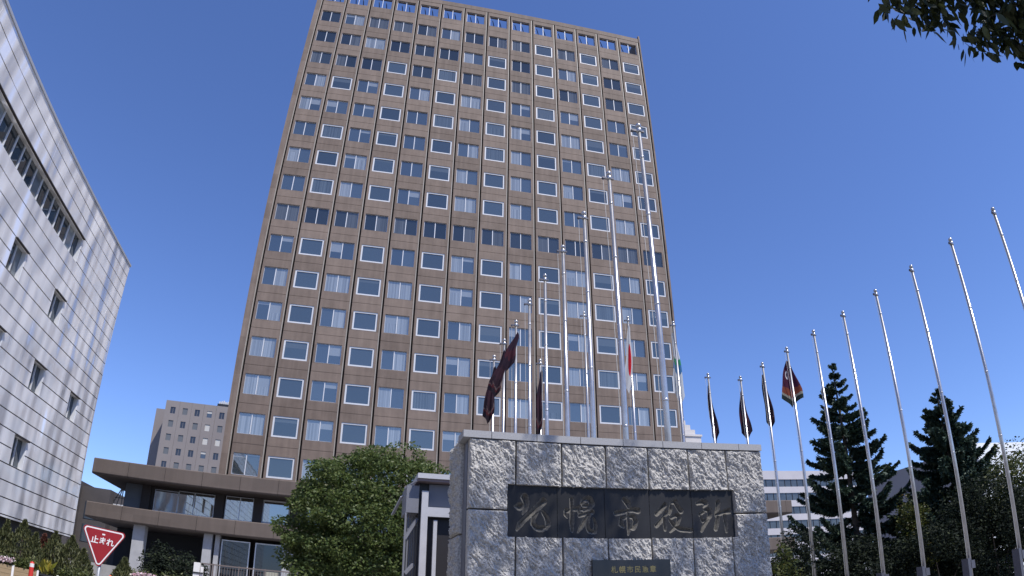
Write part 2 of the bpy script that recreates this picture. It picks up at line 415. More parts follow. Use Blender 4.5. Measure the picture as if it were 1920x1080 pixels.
# ------------------------------------------------------------------ podium
pod = thing('podium_building', 'low brown building with two projecting terrace bands in front of the tower', 'building', (19, -3, 0))
pod_off = Vector((-19, 3, 0))
def pbuild(mb, name, parent=pod, split=False):
    if split:
        for o in build_split(mb, name, parent): o.location = pod_off
        return
    o = mb.build(name, parent)
    if parent is pod: o.location = pod_off
    return o
PX0, PX1 = -11.45, 49.25
def band(z0, z1, name):
    mb = MB(); jo = .545                                   # joints at x = .545 + 3.0 k
    x = PX0; cuts = [PX0]+[jo+3.0*k for k in range(-3, 17)]+[PX1]
    for a, b in zip(cuts[:-1], cuts[1:]):                  # chamfered panels with open joints
        a2, b2 = a+.012, b-.012
        pr = [(-4.9, z0), (-5.0, z0+.12), (-5.0, z1-.06), (-4.94, z1)]
        for (ya, za), (yb, zb_) in zip(pr[:-1], pr[1:]):
            mb.quad((a2, ya, za), (b2, ya, za), (b2, yb, zb_), (a2, yb, zb_), TILE_DK)
        mb.quad((a2, -4.94, z1), (b2, -4.94, z1), (b2, -4.6, z1), (a2, -4.6, z1), TILE_DK)
    mb.box(PX0+.02, -4.93, z0+.02, PX1-.02, -4.62, z1-.02, JOINT_SHADE)
    for x, s in ((PX0, 1), (PX1, -1)):                      # end returns
        mb.quad((x, -4.9, z0), (x, 9, z0), (x, 9, z1), (x, -4.9, z1), TILE_DK)
        mb.quad((x+s*.3, -4.62, z1), (x+s*.3, 9, z1), (x, 9, z1), (x, -4.62, z1), TILE_DK)
    return mb
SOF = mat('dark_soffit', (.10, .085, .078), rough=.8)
pbuild(band(8.8, 10.04, 'u'), 'upper_band'); pbuild(band(5.37, 6.58, 'l'), 'lower_band')
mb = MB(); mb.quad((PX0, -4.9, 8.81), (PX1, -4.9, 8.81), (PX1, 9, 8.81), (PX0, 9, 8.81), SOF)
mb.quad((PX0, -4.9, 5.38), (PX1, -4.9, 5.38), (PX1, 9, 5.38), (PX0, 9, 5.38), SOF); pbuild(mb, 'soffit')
mb = MB(); mb.quad((PX0, -4.7, 9.4), (PX1, -4.7, 9.4), (PX1, 20, 9.4), (PX0, 20, 9.4), JOINT_SHADE); mb.quad((PX0, -4.7, 6.1), (PX1, -4.7, 6.1), (PX1, 20, 6.1), (PX0, 20, 6.1), SOF); pbuild(mb, 'roof_deck')
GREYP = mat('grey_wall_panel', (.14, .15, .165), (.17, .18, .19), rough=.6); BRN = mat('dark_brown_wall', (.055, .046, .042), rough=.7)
STONEC = mat('pale_stone_column', (.33, .33, .34), (.40, .40, .41), scale=2, rough=.7)
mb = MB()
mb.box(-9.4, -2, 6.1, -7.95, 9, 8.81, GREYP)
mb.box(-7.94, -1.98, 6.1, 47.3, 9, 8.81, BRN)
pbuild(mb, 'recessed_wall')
mb = MB()
for x in (-7.9, -1.75, 1.42, 4.5, 7.5): mb.box(x, -2.3, 6.1, x+.75, -2.0, 8.81, BRN)
pbuild(mb, 'pier', split=True)
def pwin(x0, x1, z0, z1, y, fr, splits=(), name='window', gm=None, fm=ALU):
    mb = MB(); f = fr
    mb.box(x0, y-.07, z0, x0+f, y-.004, z1, fm); mb.box(x1-f, y-.07, z0, x1, y-.004, z1, fm)
    mb.box(x0+f, y-.07, z0, x1-f, y-.004, z0+f, fm); mb.box(x0+f, y-.07, z1-f, x1-f, y-.004, z1, fm)
    for s in splits: mb.box(s-.035, y-.08, z0+f, s+.035, y-.005, z1-f, fm)
    o = pbuild(mb, name); 
    mb = MB(); xs = [x0+f]+list(splits)+[x1-f]
    for a, b in zip(xs[:-1], xs[1:]): mb.quad((a, y-.03, z0+f), (b, y-.03, z0+f), (b, y-.03, z1-f), (a, y-.03, z1-f), gm or GLASSP)
    mb.build('pane', o)
    return o
pwin(-6.85, -4.85, 6.85, 8.6, -2, .05); pwin(-4.84, -1.8, 6.85, 8.7, -2, .05, (-3.5,))
pwin(-.9, 1.4, 6.85, 8.75, -2, .05, (.28,)); pwin(2.12, 4.4, 6.85, 8.75, -2, .13, (), 'framed_window', GLASSP, WHITE)
for k in range(2, 15): pwin(k*BAY+.4-1.15, k*BAY+.4+1.15, 6.85, 8.75, -2, .05 if k % 2 else .13, (k*BAY+.4,) if k % 2 else ())
# ground floor
mb = MB()
mb.box(-7.55, -4.3, 1.9, -6.6, -3.4, 5.37, STONEC); mb.box(-1.9, -4.3, 1.9, -1.22, -3.4, 5.37, STONEC); mb.box(-1.02, -4.1, 1.9, -.66, -3.4, 5.37, STONEC)
for x in (4.35, 10.4, 16.4, 22.4, 28.4, 34.4, 40.4): mb.box(x, -4.2, 1.9, x+.75, -3.5, 5.37, STONEC)
pbuild(mb, 'column', split=True)
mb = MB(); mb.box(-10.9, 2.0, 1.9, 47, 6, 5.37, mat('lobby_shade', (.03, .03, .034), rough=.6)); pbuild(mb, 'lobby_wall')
for a in (-.55, 2.1, 5.2, 7.5, 11.3, 13.9, 17.4, 20.0, 23.5, 26.0, 29.5, 32, 35.5):
    pwin(a, a+2.25, 1.95, 5.1, -3.72, .09, (), 'shop_window', glass_mat('lobby_glass%d' % int(a), (.006, .007, .010), (.1, .1, .1), 0, .07) if a == -.55 else MATS.setdefault('lg', bpy.data.materials.get('lobby_glass0')))
# pale blinds low in two of the windows
mb = MB(); mb.box(3.1, -3.78, 2.0, 4.2, -3.76, 2.95, mat('cream_blind', (.35, .34, .28))); mb.box(5.35, -3.78, 2.0, 6.4, -3.76, 2.85, MATS['cream_blind']); pbuild(mb, 'blind', split=True)

# terrace railing
rl = thing('railing', 'dark metal railing along the terrace edge before the brown podium', 'railing', (2, -8, 1.9))
mb = MB(); 
mb.bar((-6, 0, 1.05), (9, 0, 1.05), .09, mat('rail_paint', (.16, .13, .12), rough=.5)); mb.bar((-6, 0, .12), (9, 0, .12), .05, MATS['rail_paint']); build_split(mb, 'rail', rl)
mb = MB()
for k in range(76): mb.bar((-6+k*.2, 0, 0.15), (-6+k*.2, 0, 1.0), .025, MATS['rail_paint'])
build_split(mb, 'baluster', rl)
mb = MB()
for k in range(9): mb.bar((-6+k*1.875, 0, 0), (-6+k*1.875, 0, 1.12), .07, MATS['rail_paint'])
build_split(mb, 'post', rl)

# ------------------------------------------------------------------ left building with metal panels
lb = thing('panel_building', 'silver metal panelled building with slot windows and a long ribbon window', 'building', (-7.56, -38, 0))
LX, LY0, LY1, LZ0, LZ1 = -7.56, -95.0, -16.75, 3.1, 21.27
P = .785
joints = [LZ1-P*k for k in range(1, 24)]
wins = [(-60.0, -24.95, 17.30, 18.75), (-32.0, -30.42, 13.45, 14.92), (-26.5, -24.95, 13.45, 14.92), (-26.55, -25.05, 9.53, 10.96), (-21.15, -19.75, 9.53, 10.96),
        (-26.78, -25.18, 5.6, 7.03), (-31.9, -30.3, 9.53, 10.96), (-37.6, -36, 9.53, 10.96), (-37.8, -36.2, 13.45, 14.92), (-32.1, -30.5, 5.6, 7.03), (-38, -36.4, 5.6, 7.03)]
yb = {LY0, LY1}; zbs = {LZ0, LZ1}
for a, b, c, d in wins: yb |= {a, b}; zbs |= {c, d}
for z in joints: zbs |= {round(z-.028, 4), round(z+.028, 4)}
vj = [LY1-.35-1.78*k for k in range(0, 26)]
for y in vj: yb |= {round(y-.006, 4), round(y+.006, 4)}
yb = sorted(yb); zbs = sorted(zbs)
DK = mat('shadow_gap', (.05, .045, .045), rough=.8)
def lcell(y, z):
    for a, b, c, d in wins:
        if a < y < b and c < z < d: return .34, PANEL
        if a-.0 < y < b and d < z < d+.10: return .02, PANEL
    if any(abs(z-j) < .028 for j in joints): return .06, DK
    if any(abs(y-v) < .006 for v in vj): return .004, PANEL
    return 0.0, PANEL
cells = [[lcell((yb[i]+yb[i+1])/2, (zbs[j]+zbs[j+1])/2) for i in range(len(yb)-1)] for j in range(len(zbs)-1)]
mb = MB(); off = Vector((0, 38, 0))
stepped(mb, [y+38 for y in yb], zbs, [[c[0] for c in r] for r in cells], (0, 0, 0), (0, 1, 0), (1, 0, 0), [[c[1] for c in r] for r in cells], .3)
mb.quad((0, LY1+38, LZ0), (-20, LY1+38, LZ0), (-20, LY1+38, LZ1), (0, LY1+38, LZ1), PANEL)
mb.quad((0, LY0+38, LZ0), (-20, LY0+38, LZ0), (-20, LY0+38, LZ1), (0, LY0+38, LZ1), PANEL)
mb.quad((0, LY0+38, LZ1), (0, LY1+38, LZ1), (-20, LY1+38, LZ1), (-20, LY0+38, LZ1), PANEL)
mb.quad((0, LY0+38, LZ0), (0, LY1+38, LZ0), (-20, LY1+38, LZ0), (-20, LY0+38, LZ0), DK)
mb.build('panel_wall', lb)
mb = MB(); mb.box(-19.5, LY0+38.5, 0, -.5, LY1+37.5, LZ0-.01, mat('dark_plinth', (.05, .05, .052), rough=.7)); mb.build('base_wall', lb)
mb = MB(); mb.box(-.4, LY0+38, LZ1+.003, .06, LY1+38.06, LZ1+.14, ALU); mb.build('roof_trim', lb)
for a, b, c, d in wins:
    mb = MB(); n = max(2, round((b-a)/.885)); st = (b-a)/n
    for k in range(n+1):
        y = a+38+k*st; wd = .06 if k in (0, n) else .035
        mb.box(-.32, y-wd*(k != 0), c, -.02 if k in (0, n) else -.20, y+wd*(k != n), d, WHITE)
    mb.box(-.30, a+38.06, c+.0, -.22, b+37.94, c+.06, ALU)
    o = mb.build('window', lb)
    mb = MB()
    for k in range(n): mb.quad((-.27, a+38+k*st, c), (-.27, a+38+(k+1)*st, c), (-.27, a+38+(k+1)*st, d), (-.27, a+38+k*st, d), GLASSB)
    mb.build('pane', o)
    mb = MB(); mb.box(.002, a+38, d+.0, .13, b+38.02, d+.05, DK); mb.build('sunshade', lb)

# ------------------------------------------------------------------ background buildings
HOT = mat('hotel_concrete', (.235, .21, .205), (.26, .235, .225), scale=.2, rough=.85)
hx, hy = CX-41.6, CY+146
ht = thing('hotel_block', 'distant grey brown hotel block with small square windows left of the tower', 'building', (hx, hy, 0))
cols = [1.75+2.72*k for k in range(14)]; rows = [37.0-2.98*k for k in range(9)]
mb = MB(); xbb = sorted({0.0, 39.0} | {c+s for c in cols for s in (-.55, .55)} | {c+1.36+s for c in cols for s in (-.03, .03)})
zbb = sorted({0.0, 39.1} | {z+s for z in rows for s in (-.72, .72)})
def hcell(x, z):
    if any(abs(x-c) < .55 for c in cols) and any(abs(z-r) < .72 for r in rows): return .18
    return .06 if any(abs(x-c-1.36) < .03 for c in cols) else 0.0
stepped(mb, xbb, zbb, [[hcell((xbb[i]+xbb[i+1])/2, (zbb[j]+zbb[j+1])/2) for i in range(len(xbb)-1)] for j in range(len(zbb)-1)], (0, 0, 0), (1, 0, 0), (0, -1, 0), [[HOT]*(len(xbb)-1)]*(len(zbb)-1))
mb.quad((0, 0, 0), (0, 20, 0), (0, 20, 39.1), (0, 0, 39.1), HOT); mb.quad((39, 0, 0), (39, 20, 0), (39, 20, 39.1), (39, 0, 39.1), HOT)
mb.quad((0, 0, 39.1), (39, 0, 39.1), (39, 20, 39.1), (0, 20, 39.1), HOT); mb.build('wall', ht)
mb = MB(); mb.box(-3.4, 5, 0, -.01, 22, 38.2, HOT); mb.build('stair_wing', ht)
random.seed(5)
HG = [mat('hotel_glass_dark', (.03, .035, .045), rough=.15, spec=.8), mat('hotel_glass_grey', (.14, .15, .16), rough=.3), mat('hotel_curtain', (.52, .51, .48), rough=.6), mat('hotel_glass_blue', (.07, .09, .12), rough=.15, spec=.8)]
wm = [0, 1, 0, 3, 0, 1, 1, 0, 1, 2, 1, 0, 1, 1, 0, 2, 2, 2, 1, 0, 0, 3, 0, 0, 0, 1, 1, 1, 1, 2]
n = 0
for j, z in enumerate(rows[:6]):
    for i, x in enumerate(cols[:7]):
        k = wm[j*6+i] if (i < 6 and j < 5) else random.choice([0, 1, 2, 3])
        mb = MB(); mb.box(x-.55, .12, z-.72, x+.55, .175, z+.72, HG[k])
        if k == 3: mb.box(x-.55, .10, z+.2, x+.55, .118, z+.72, HG[2])
        if k == 0: mb.box(x-.03, .10, z-.72, x+.03, .118, z+.72, HOT)
        mb.build('window', ht)
mb = MB(); mb.box(10.6, 3, 39.1, 15.6, 9, 39.7, HG[2]); mb.box(10.8, 2.5, 39.7, 15.2, 8.5, 40.3, DARKM)
for k in range(9): mb.box(11.0+k*.46, 3.2, 40.3, 11.25+k*.46, 5.5, 41.0+.25*((k*7) % 3)/2, WHITE)
mb.build('rooftop_plant', ht)

# white office with window strips (right, behind the poles)
wx, wy = CX+98.0, CY+150
wo_ = thing('striped_office', 'distant white office block with long dark window strips right of the stone wall', 'office building', (wx, wy, 0))
OFFW = mat('office_white_panel', (.46, .44, .455), (.52, .50, .51), scale=.3, rough=.6)
mb = MB(); mb.box(0, .3, 0, 40, 25, 32.8, OFFW); mb.box(0, .0, 30.7, 40, .29, 33.0, OFFW)
for k in range(9): mb.box(0, 0, 27.1-3.62*k, 40, .29, 28.75-3.62*k, OFFW)
mb.build('wall', wo_)
for k in range(9):
    mb = MB(); z0 = 28.75-3.62*k
    mb.quad((0, .22, z0), (40, .22, z0), (40, .22, z0+1.95), (0, .22, z0+1.95), mat('strip_glass', (.035, .045, .06), (.07, .085, .1), scale=.6, rough=.15, spec=.8))
    for i in range(20): mb.box(i*2.0, .12, z0, i*2+.12, .2, z0+1.95, DARKM)
    mb.build('window_strip', wo_)
mb = MB(); mb.box(-2, 6, 33, 5.4, 18, 39.0, mat('roof_plant_brown', (.16, .13, .115), (.18, .15, .13), scale=.5)); mb.build('rooftop_plant', wo_)

# pale stepped tower, far right of the office tower
st = thing('stepped_tower', 'far pale tower with a stepped roofline at the right edge of the brown tower', 'building', (CX+95.5, CY+176, 0))
mb = MB(); PALE = mat('pale_concrete', (.55, .52, .49), (.60, .57, .54), scale=.3, rough=.8)
mb.box(-8, 0, 0, 5.0, 14, 48.5, PALE); mb.box(-8, -.3, 48.5, 5.3, 14.3, 49.1, PALE)
for k, (a, z) in enumerate(((3.4, 50.7), (2.2, 52.3), (1.0, 53.8), (-.4, 55.2))): mb.box(-8, .5+k*.6, 49.1 if k == 0 else (50.7, 52.3, 53.8)[k-1], a, 13, z, PALE)
mb.build('wall', st)
for x in (.9, 3.0):
    mb = MB(); mb.box(x, -.06, 45.2, x+.75, .0, 46.6, HG[0]); mb.build('window', st)

# hall on the right; shade and sun are put into its two wall colours
gb = thing('hall_building', 'plain hall with a grey shaded side and a bright white front behind the spruces', 'building', (CX+60, CY+47.5, 0))
mb = MB(); HG1 = mat('hall_shaded_wall', (.30, .29, .30), (.33, .32, .33), scale=.4, rough=.8); HW = mat('hall_sunlit_wall', (.80, .82, .83), rough=.6)
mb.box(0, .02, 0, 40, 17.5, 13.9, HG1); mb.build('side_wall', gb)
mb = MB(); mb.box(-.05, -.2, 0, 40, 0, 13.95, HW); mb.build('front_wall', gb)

# dark low block with roof gear at left behind the podium
db = thing('low_dark_block', 'low dark building seen between the silver building and the podium', 'building', (CX-40.5, CY+104, 0))
mb = MB(); DB = mat('dark_block_wall', (.07, .062, .06), (.09, .08, .078), scale=.4, rough=.8)
mb.box(0, 0, 0, 4.6, 25, 13.4, DB); mb.box(-6, -3, 0, -.01, 22, 14.0, DB); mb.build('wall', db)
for k in range(2):
    mb = MB(); mb.box(.9, -.06, 8.6-3.4*k, 4.0, -.003, 11.2-3.4*k, HG[0]); mb.build('window', db)
cr = thing('roof_gantry', 'small dark roof gantry and white box beyond the podium terrace', 'rooftop gear', (CX-36.2, CY+106, 0))
mb = MB()
mb.box(-.4, 0, 9.6, 6, 6, 11.6, WHITE); mb.build('white_box', cr)
mb = MB(); mb.box(-.6, .1, 0, 8, 7, 9.59, DB); mb.build('base_block', cr)
mb = MB(); 
for a, b in (((.2, 0, 11.6), (1.6, 0, 14.6)), ((3.0, 0, 11.6), (1.6, 0, 14.6)), ((1.6, 0, 11.6), (1.6, 0, 15.6)), ((.4, 0, 12.6), (2.8, 0, 12.6)), ((.9, 0, 11.6), (1.6, 0, 14.6))): mb.bar(a, b, .14, DARKM)
mb.build('gantry', cr)

# ------------------------------------------------------------------ stone sign wall
WX0, WX1, WYF = 10.44, 14.50, -51.2
sw = thing('sign_wall', 'rough grey granite wall bearing the large dark engraved name plaque', 'sign wall', (12.47, WYF, 0))
wo2 = Vector((-12.47, -WYF, 0))
GRAN = mat('rough_granite', (.30, .288, .27), (.54, .522, .49), scale=45, rough=.9, bump=.6, bscale=90, bdist=.01, lo=.35, hi=.65)
GRANS = mat('sawn_granite', (.30, .30, .31), (.38, .38, .385), scale=60, rough=.7, bump=.08, bscale=120)
GRAND = mat('shaded_granite_side', (.10, .105, .13), (.13, .135, .16), scale=60, rough=.5)  # dark bluish tone paints in the shade on the smooth left return
def rough_face(x0, x1, z0, z1, seed, amp=.062, step=.010, pocket=None):
    """split-faced granite: ridged cleft running down to the right, edges dropping into the joint"""
    xs = np.linspace(x0, x1, max(3, int((x1-x0)/step))+1); zs = np.linspace(z0, z1, max(3, int((z1-z0)/step))+1)
    xs = np.concatenate([[x0], xs+0, [x1]]); zs = np.concatenate([[z0], zs+0, [z1]])
    xs[1] += .002; xs[-2] -= .002; zs[1] += .002; zs[-2] -= .002
    Pm = np.zeros((len(zs), len(xs), 3)); ca, sa = math.cos(.55), math.sin(.55)
    for j, z in enumerate(zs):
        for i, x in enumerate(xs):
            u = x-x0; v = z-z0
            wv = .02*noise.noise((u*9, v*9, seed+60))
            a = (u+wv)*ca+v*sa; b = -u*sa+v*ca
            h = noise.noise((a*15+seed*7.1, b*7.5, seed))*.5
            h += (.5-abs(noise.noise((a*26, b*11+seed*3.3, seed+9)))*2)*.42
            h += (.5-abs(noise.noise((a*58, b*24, seed+20)))*2)*.26+noise.noise((a*120, b*60, seed+30))*.12
            h += .55*noise.noise((u*3.5, v*3.5, seed+40))
            e = min(u, x1-x0-u, v, z1-z0-v); k = min(1.0, e/.02)
            y = -(amp*(h*.75+.45))*(.35+.65*k)
            if i in (0, len(xs)-1) or j in (0, len(zs)-1): y = .098
            if pocket and pocket[0] < x < pocket[1] and pocket[2]+.006*noise.noise((x*30, 0, 2)) < z < pocket[3]+.010*noise.noise((x*22, 5, 1)): y = .095
            Pm[j, i] = (x, y, z)
    return Pm
bw = (WX1-WX0)/7
PLX0, PLX1, PLZ0, PLZ1 = 10.92, 13.99, 2.27, 2.885
rws = [(2.577+.009, 3.424), (1.70+.009, 2.577-.009), (.86, 1.70-.009), (0.0, .84)]
faces_v = []; faces_f = []
for j, (za, zb2) in enumerate(rws):
    for i in range(7):
        x0 = WX0+bw*i+.0095; x1 = WX0+bw*(i+1)-.0095
        Pm = rough_face(x0, x1, za, zb2, i*3.7+j*11.3, step=.0095 if j < 2 else .04, pocket=(PLX0, PLX1, PLZ0, PLZ1))
        base = len(faces_v); ny, nx = Pm.shape[:2]; faces_v += Pm.reshape(-1, 3).tolist()
        for y in range(ny-1):
            for x in range(nx-1): faces_f.append((base+y*nx+x, base+y*nx+x+1, base+(y+1)*nx+x+1, base+(y+1)*nx+x))
me = bpy.data.meshes.new('block_face'); me.from_pydata([(x, y+WYF, z) for x, y, z in faces_v], [], faces_f); me.materials.append(GRAN); me.update()
o = link('block_face', me, sw); o.location = wo2
mb = MB(); mb.box(WX0+.015, WYF+.100, 0, WX1-.015, WYF+.109, 3.42, JOINT_SHADE); mb.box(WX0+.004, WYF+.110, 0, WX1-.004, WYF+.36, 3.425, GRAND); mb.box(WX0+.12, WYF+.361, 0, WX1-.02, WYF+1.15, 3.46, GRANS)
o = mb.build('core', sw); o.location = wo2
for (za, zb2) in ((2.32, 3.49), (1.2, 2.30), (0, 1.18)):     # rough side block face at the left return
    Pm = rough_face(0, .74, za, zb2, za*5+3, amp=.085, step=.018)
    Q = np.zeros_like(Pm); Q[..., 0] = WX0-.04+Pm[..., 1]-12.47+.03; Q[..., 1] = .37+.74-Pm[..., 0]; Q[..., 2] = Pm[..., 2]
    grid_mesh('side_block_face', Q, GRAN, sw, smooth=False)
mb = MB(); cj = [10.36, 10.71, 11.278, 11.845, 12.42, 12.98, 13.553, 14.131, 14.505]
for a, b in zip(cj[:-1], cj[1:]): mb.box(a+.004, WYF-.035, 3.434, b-.004, WYF+.355, 3.52, GRANS)
o = mb.build('coping', sw); o.location = wo2
for (za, zb2) in ((2.583, 3.42), (1.7, 2.57), (0, 1.68)):    # right return: slightly bulging blocks
    Pm = rough_face(0, 1.0, za, zb2, za*3+8, amp=.07, step=.03)
    Q = np.zeros_like(Pm); Q[..., 0] = WX1-Pm[..., 1]-12.47; Q[..., 1] = .06+Pm[..., 0]; Q[..., 2] = Pm[..., 2]
    grid_mesh('side_block_face', Q, GRAN, sw, smooth=False)

# engraved name plaque: five dark slabs, brush strokes cut as grooves
CHIS = mat('chiselled_slate', (.075, .072, .066), (.20, .188, .165), scale=40, rough=.9, bump=.4, bscale=90, bdist=.006)
PLQ = mat('dark_polished_slate', (.011, .0115, .013), (.026, .026, .028), scale=2.2, rough=.5, spec=.25, bump=.05, bscale=60)
# strokes per character: (points in 0..1, y down), width at points
CH = [
 [([(.34, .24), (.37, .34), (.36, .46), (.30, .56)], [.075, .06, .05, .02]), ([(.14, .42), (.24, .42), (.37, .36)], [.02, .075, .02]),
  ([(.72, .30), (.55, .48), (.38, .62), (.26, .74), (.19, .86)], [.07, .06, .055, .055, .03]),
  ([(.60, .52), (.52, .62), (.50, .74), (.58, .82), (.68, .83), (.78, .80)], [.03, .045, .05, .055, .06, .05]), ([(.70, .50), (.79, .62), (.82, .74), (.76, .82)], [.03, .05, .055, .04])],
 [([(.30, .24), (.30, .50), (.29, .70), (.30, .86)], [.04, .045, .05, .03]), ([(.18, .44), (.17, .54), (.20, .60)], [.03, .045, .02]), ([(.18, .48), (.32, .44), (.44, .42)], [.045, .04, .05]), ([(.45, .40), (.45, .50)], [.04, .03]),
  ([(.52, .32), (.56, .24), (.68, .22), (.74, .32), (.66, .42), (.56, .46)], [.04, .05, .06, .06, .045, .03]), ([(.54, .36), (.68, .36)], [.03, .04]), ([(.50, .44), (.68, .42)], [.03, .035]),
  ([(.46, .56), (.60, .52), (.74, .48)], [.035, .04, .045]), ([(.66, .54), (.56, .68), (.48, .80), (.42, .88)], [.05, .05, .04, .02]), ([(.66, .60), (.62, .74), (.66, .86), (.78, .88), (.80, .74), (.76, .62)], [.03, .04, .045, .045, .04, .03])],
 [([(.44, .22), (.52, .30), (.54, .38)], [.05, .06, .04]), ([(.24, .50), (.46, .46), (.62, .42), (.74, .44)], [.05, .045, .05, .06]),
  ([(.36, .60), (.35, .72), (.40, .76)], [.04, .055, .03]), ([(.36, .62), (.50, .56), (.64, .56), (.68, .66), (.62, .80), (.54, .78)], [.03, .04, .05, .055, .05, .02]), ([(.52, .46), (.52, .62), (.52, .80), (.50, .92)], [.04, .045, .045, .02])],
 [([(.36, .32), (.26, .42), (.16, .50)], [.055, .055, .05]), ([(.38, .48), (.28, .62), (.14, .74)], [.05, .045, .045]), ([(.34, .54), (.34, .70), (.34, .82)], [.04, .045, .035]),
  ([(.52, .28), (.50, .40), (.46, .50)], [.03, .045, .03]), ([(.52, .28), (.62, .24), (.66, .34), (.74, .44)], [.03, .055, .05, .055]),
  ([(.50, .58), (.62, .52), (.70, .56), (.64, .70), (.54, .80), (.46, .86)], [.035, .045, .05, .045, .04, .03]), ([(.46, .62), (.56, .74), (.70, .82), (.96, .84)], [.03, .045, .05, .045])],
 [([(.14, .28), (.26, .24), (.36, .28), (.28, .36)], [.04, .06, .055, .02]), ([(.30, .42), (.42, .42), (.42, .54), (.36, .62)], [.03, .06, .055, .03]), ([(.18, .52), (.28, .46)], [.035, .03]), ([(.20, .54), (.24, .66), (.36, .62)], [.03, .04, .03]),
  ([(.38, .62), (.28, .72), (.20, .86)], [.03, .045, .03]),
  ([(.64, .26), (.62, .40), (.56, .50), (.58, .56)], [.055, .045, .04, .03]), ([(.58, .52), (.72, .48), (.90, .44)], [.045, .045, .06]), ([(.62, .56), (.58, .70), (.54, .82)], [.04, .05, .045]), ([(.78, .54), (.80, .72), (.80, .88)], [.045, .045, .03])],
]
pj = [10.925, 11.542, 12.154, 12.76, 13.36, 13.985]
for ci in range(5):
    x0, x1 = pj[ci]+.003, pj[ci+1]-.003; z0, z1 = PLZ0-.004, PLZ1+.006
    nx = 104; nz = 104
    U, V = np.meshgrid(np.linspace(0, 1, nx), np.linspace(1, 0, nz))      # V down
    depth = np.zeros_like(U)
    for pts, ws in CH[ci]:
        pts = np.array(pts); ws = np.array(ws)*1.12
        # smooth polyline
        t = np.linspace(0, len(pts)-1, 8*(len(pts)-1)+1); k = np.arange(len(pts))
        px = np.interp(t, k, pts[:, 0]); py = np.interp(t, k, pts[:, 1]); w_ = np.interp(t, k, ws)
        for _ in range(4):
            px[1:-1] = (px[:-2]+2*px[1:-1]+px[2:])/4; py[1:-1] = (py[:-2]+2*py[1:-1]+py[2:])/4
        for a in range(len(px)-1):
            ax, ay, bx, by = px[a], py[a], px[a+1], py[a+1]
            L2 = (bx-ax)**2+(by-ay)**2+1e-9
            s = np.clip(((U-ax)*(bx-ax)+(V-ay)*(by-ay))/L2, 0, 1)
            dd = np.hypot(U-ax-s*(bx-ax), V-ay-s*(by-ay)); ww = w_[a]+(w_[a+1]-w_[a])*s
            depth = np.maximum(depth, np.clip((ww-dd), 0, None))
    Pm = np.zeros((nz, nx, 3)); Pm[..., 0] = x0+(x1-x0)*U-12.47; Pm[..., 2] = z1-(z1-z0)*V
    Pm[..., 1] = .014+np.minimum(depth*.60*1.65, .075)
    m2 = grid_mesh('name_plaque', Pm, PLQ, sw, smooth=False); m2.data.materials.append(CHIS)
    cut = (depth[:-1, :-1]+depth[1:, :-1]+depth[:-1, 1:]+depth[1:, 1:]) > .008
    m2.data.polygons.foreach_set('material_index', cut.ravel().astype(np.int32))
SMP = mat('small_black_plaque', (.012, .012, .014), rough=.25, spec=.5)
mb = MB(); mb.box(11.94, WYF-.09, 1.0, 12.96, WYF-.045, 2.0, SMP); small_plaque = mb.build('small_plaque', sw); small_plaque.location = wo2
def text_mesh(name, txt, size, m, parent, loc, rot, extrude=.002, bold=0.0, align='CENTER', spacing=1.0):
    cu = bpy.data.curves.new(name+'_curve', 'FONT'); cu.body = txt; cu.size = size; cu.extrude = extrude; cu.offset = bold
    cu.align_x = align; cu.align_y = 'CENTER'; cu.space_character = spacing
    to = bpy.data.objects.new(name+'_tmp', cu); COL.objects.link(to)
    dg = bpy.context.evaluated_depsgraph_get(); me = bpy.data.meshes.new_from_object(to.evaluated_get(dg))
    bpy.data.objects.remove(to); bpy.data.curves.remove(cu)
    me.name = name; me.materials.clear(); me.materials.append(m)
    o = link(name, me, parent); o.location = loc; o.rotation_euler = rot
    return o
GOLD = mat('gilt_lettering', (.24, .20, .09), rough=.4, metal=.4)
for k, ch in enumerate('札幌市民憲章'): text_mesh('letter', ch, .088, GOLD, small_plaque, (12.467-.2525+.101*k, WYF-.092, 1.878), (PI/2, 0, 0), .002, .0008)

# ------------------------------------------------------------------ gate shelter left of the wall
bo = thing('gate_shelter', 'grey steel gate shelter with a flat roof standing left of the stone wall', 'gate shelter', (11.5, -47.1, 0))
bof = Vector((-11.5, 47.1, 0))
SG = mat('shelter_grey', (.16, .165, .19), (.19, .195, .22), scale=3, rough=.55); SW = mat('shelter_white', (.42, .42, .45), (.48, .48, .50), scale=4, rough=.45); SD = mat('shelter_dark', (.03, .028, .03), rough=.4)
def bb(mb, n):
    o = mb.build(n, bo); o.location = bof; return o
mb = MB(); mb.box(10.235, -47.25, 3.555, 13.6, -44.0, 3.60, mat('shelter_soffit', (.22, .17, .17), rough=.6)); mb.box(10.235, -47.28, 3.602, 13.63, -43.97, 3.69, SW); bb(mb, 'roof')
mb = MB(); mb.box(10.335, -47.16, 0, 10.45, -47.04, 3.40, SW); bb(mb, 'post')
mb = MB(); mb.box(10.452, -47.14, 2.955, 13.4, -47.06, 3.12, SW); bb(mb, 'beam')
mb = MB(); mb.box(10.565, -47.1, 0, 10.63, -47.0, 2.9, SW); bb(mb, 'door_post')
mb = MB(); mb.box(10.30, -46.98, 0, 13.4, -44.2, 3.553, SD); mb.box(10.47, -47.03, 3.14, 13.4, -46.985, 3.54, SG); bb(mb, 'wall')
mb = MB(); mb.box(10.068, -47.1, 3.01, 10.288, -46.2, 3.49, SG); bb(mb, 'meter_box')
mb = MB()
for k in range(5): mb.bar((10.085+k*.05, -47.05+.1*k, 0), (10.085+k*.05, -47.05+.1*k, 3.0), .022, SG)
mb.bar((10.07, -47.09, 2.55), (10.28, -47.0, 2.92), .05, SG); mb.bar((10.10, -47.09, 1.95), (10.25, -47.0, 2.12), .05, SG); mb.bar((10.07, -47.12, 0), (10.07, -47.12, 3.0), .03, SG)
bb(mb, 'folding_lattice')
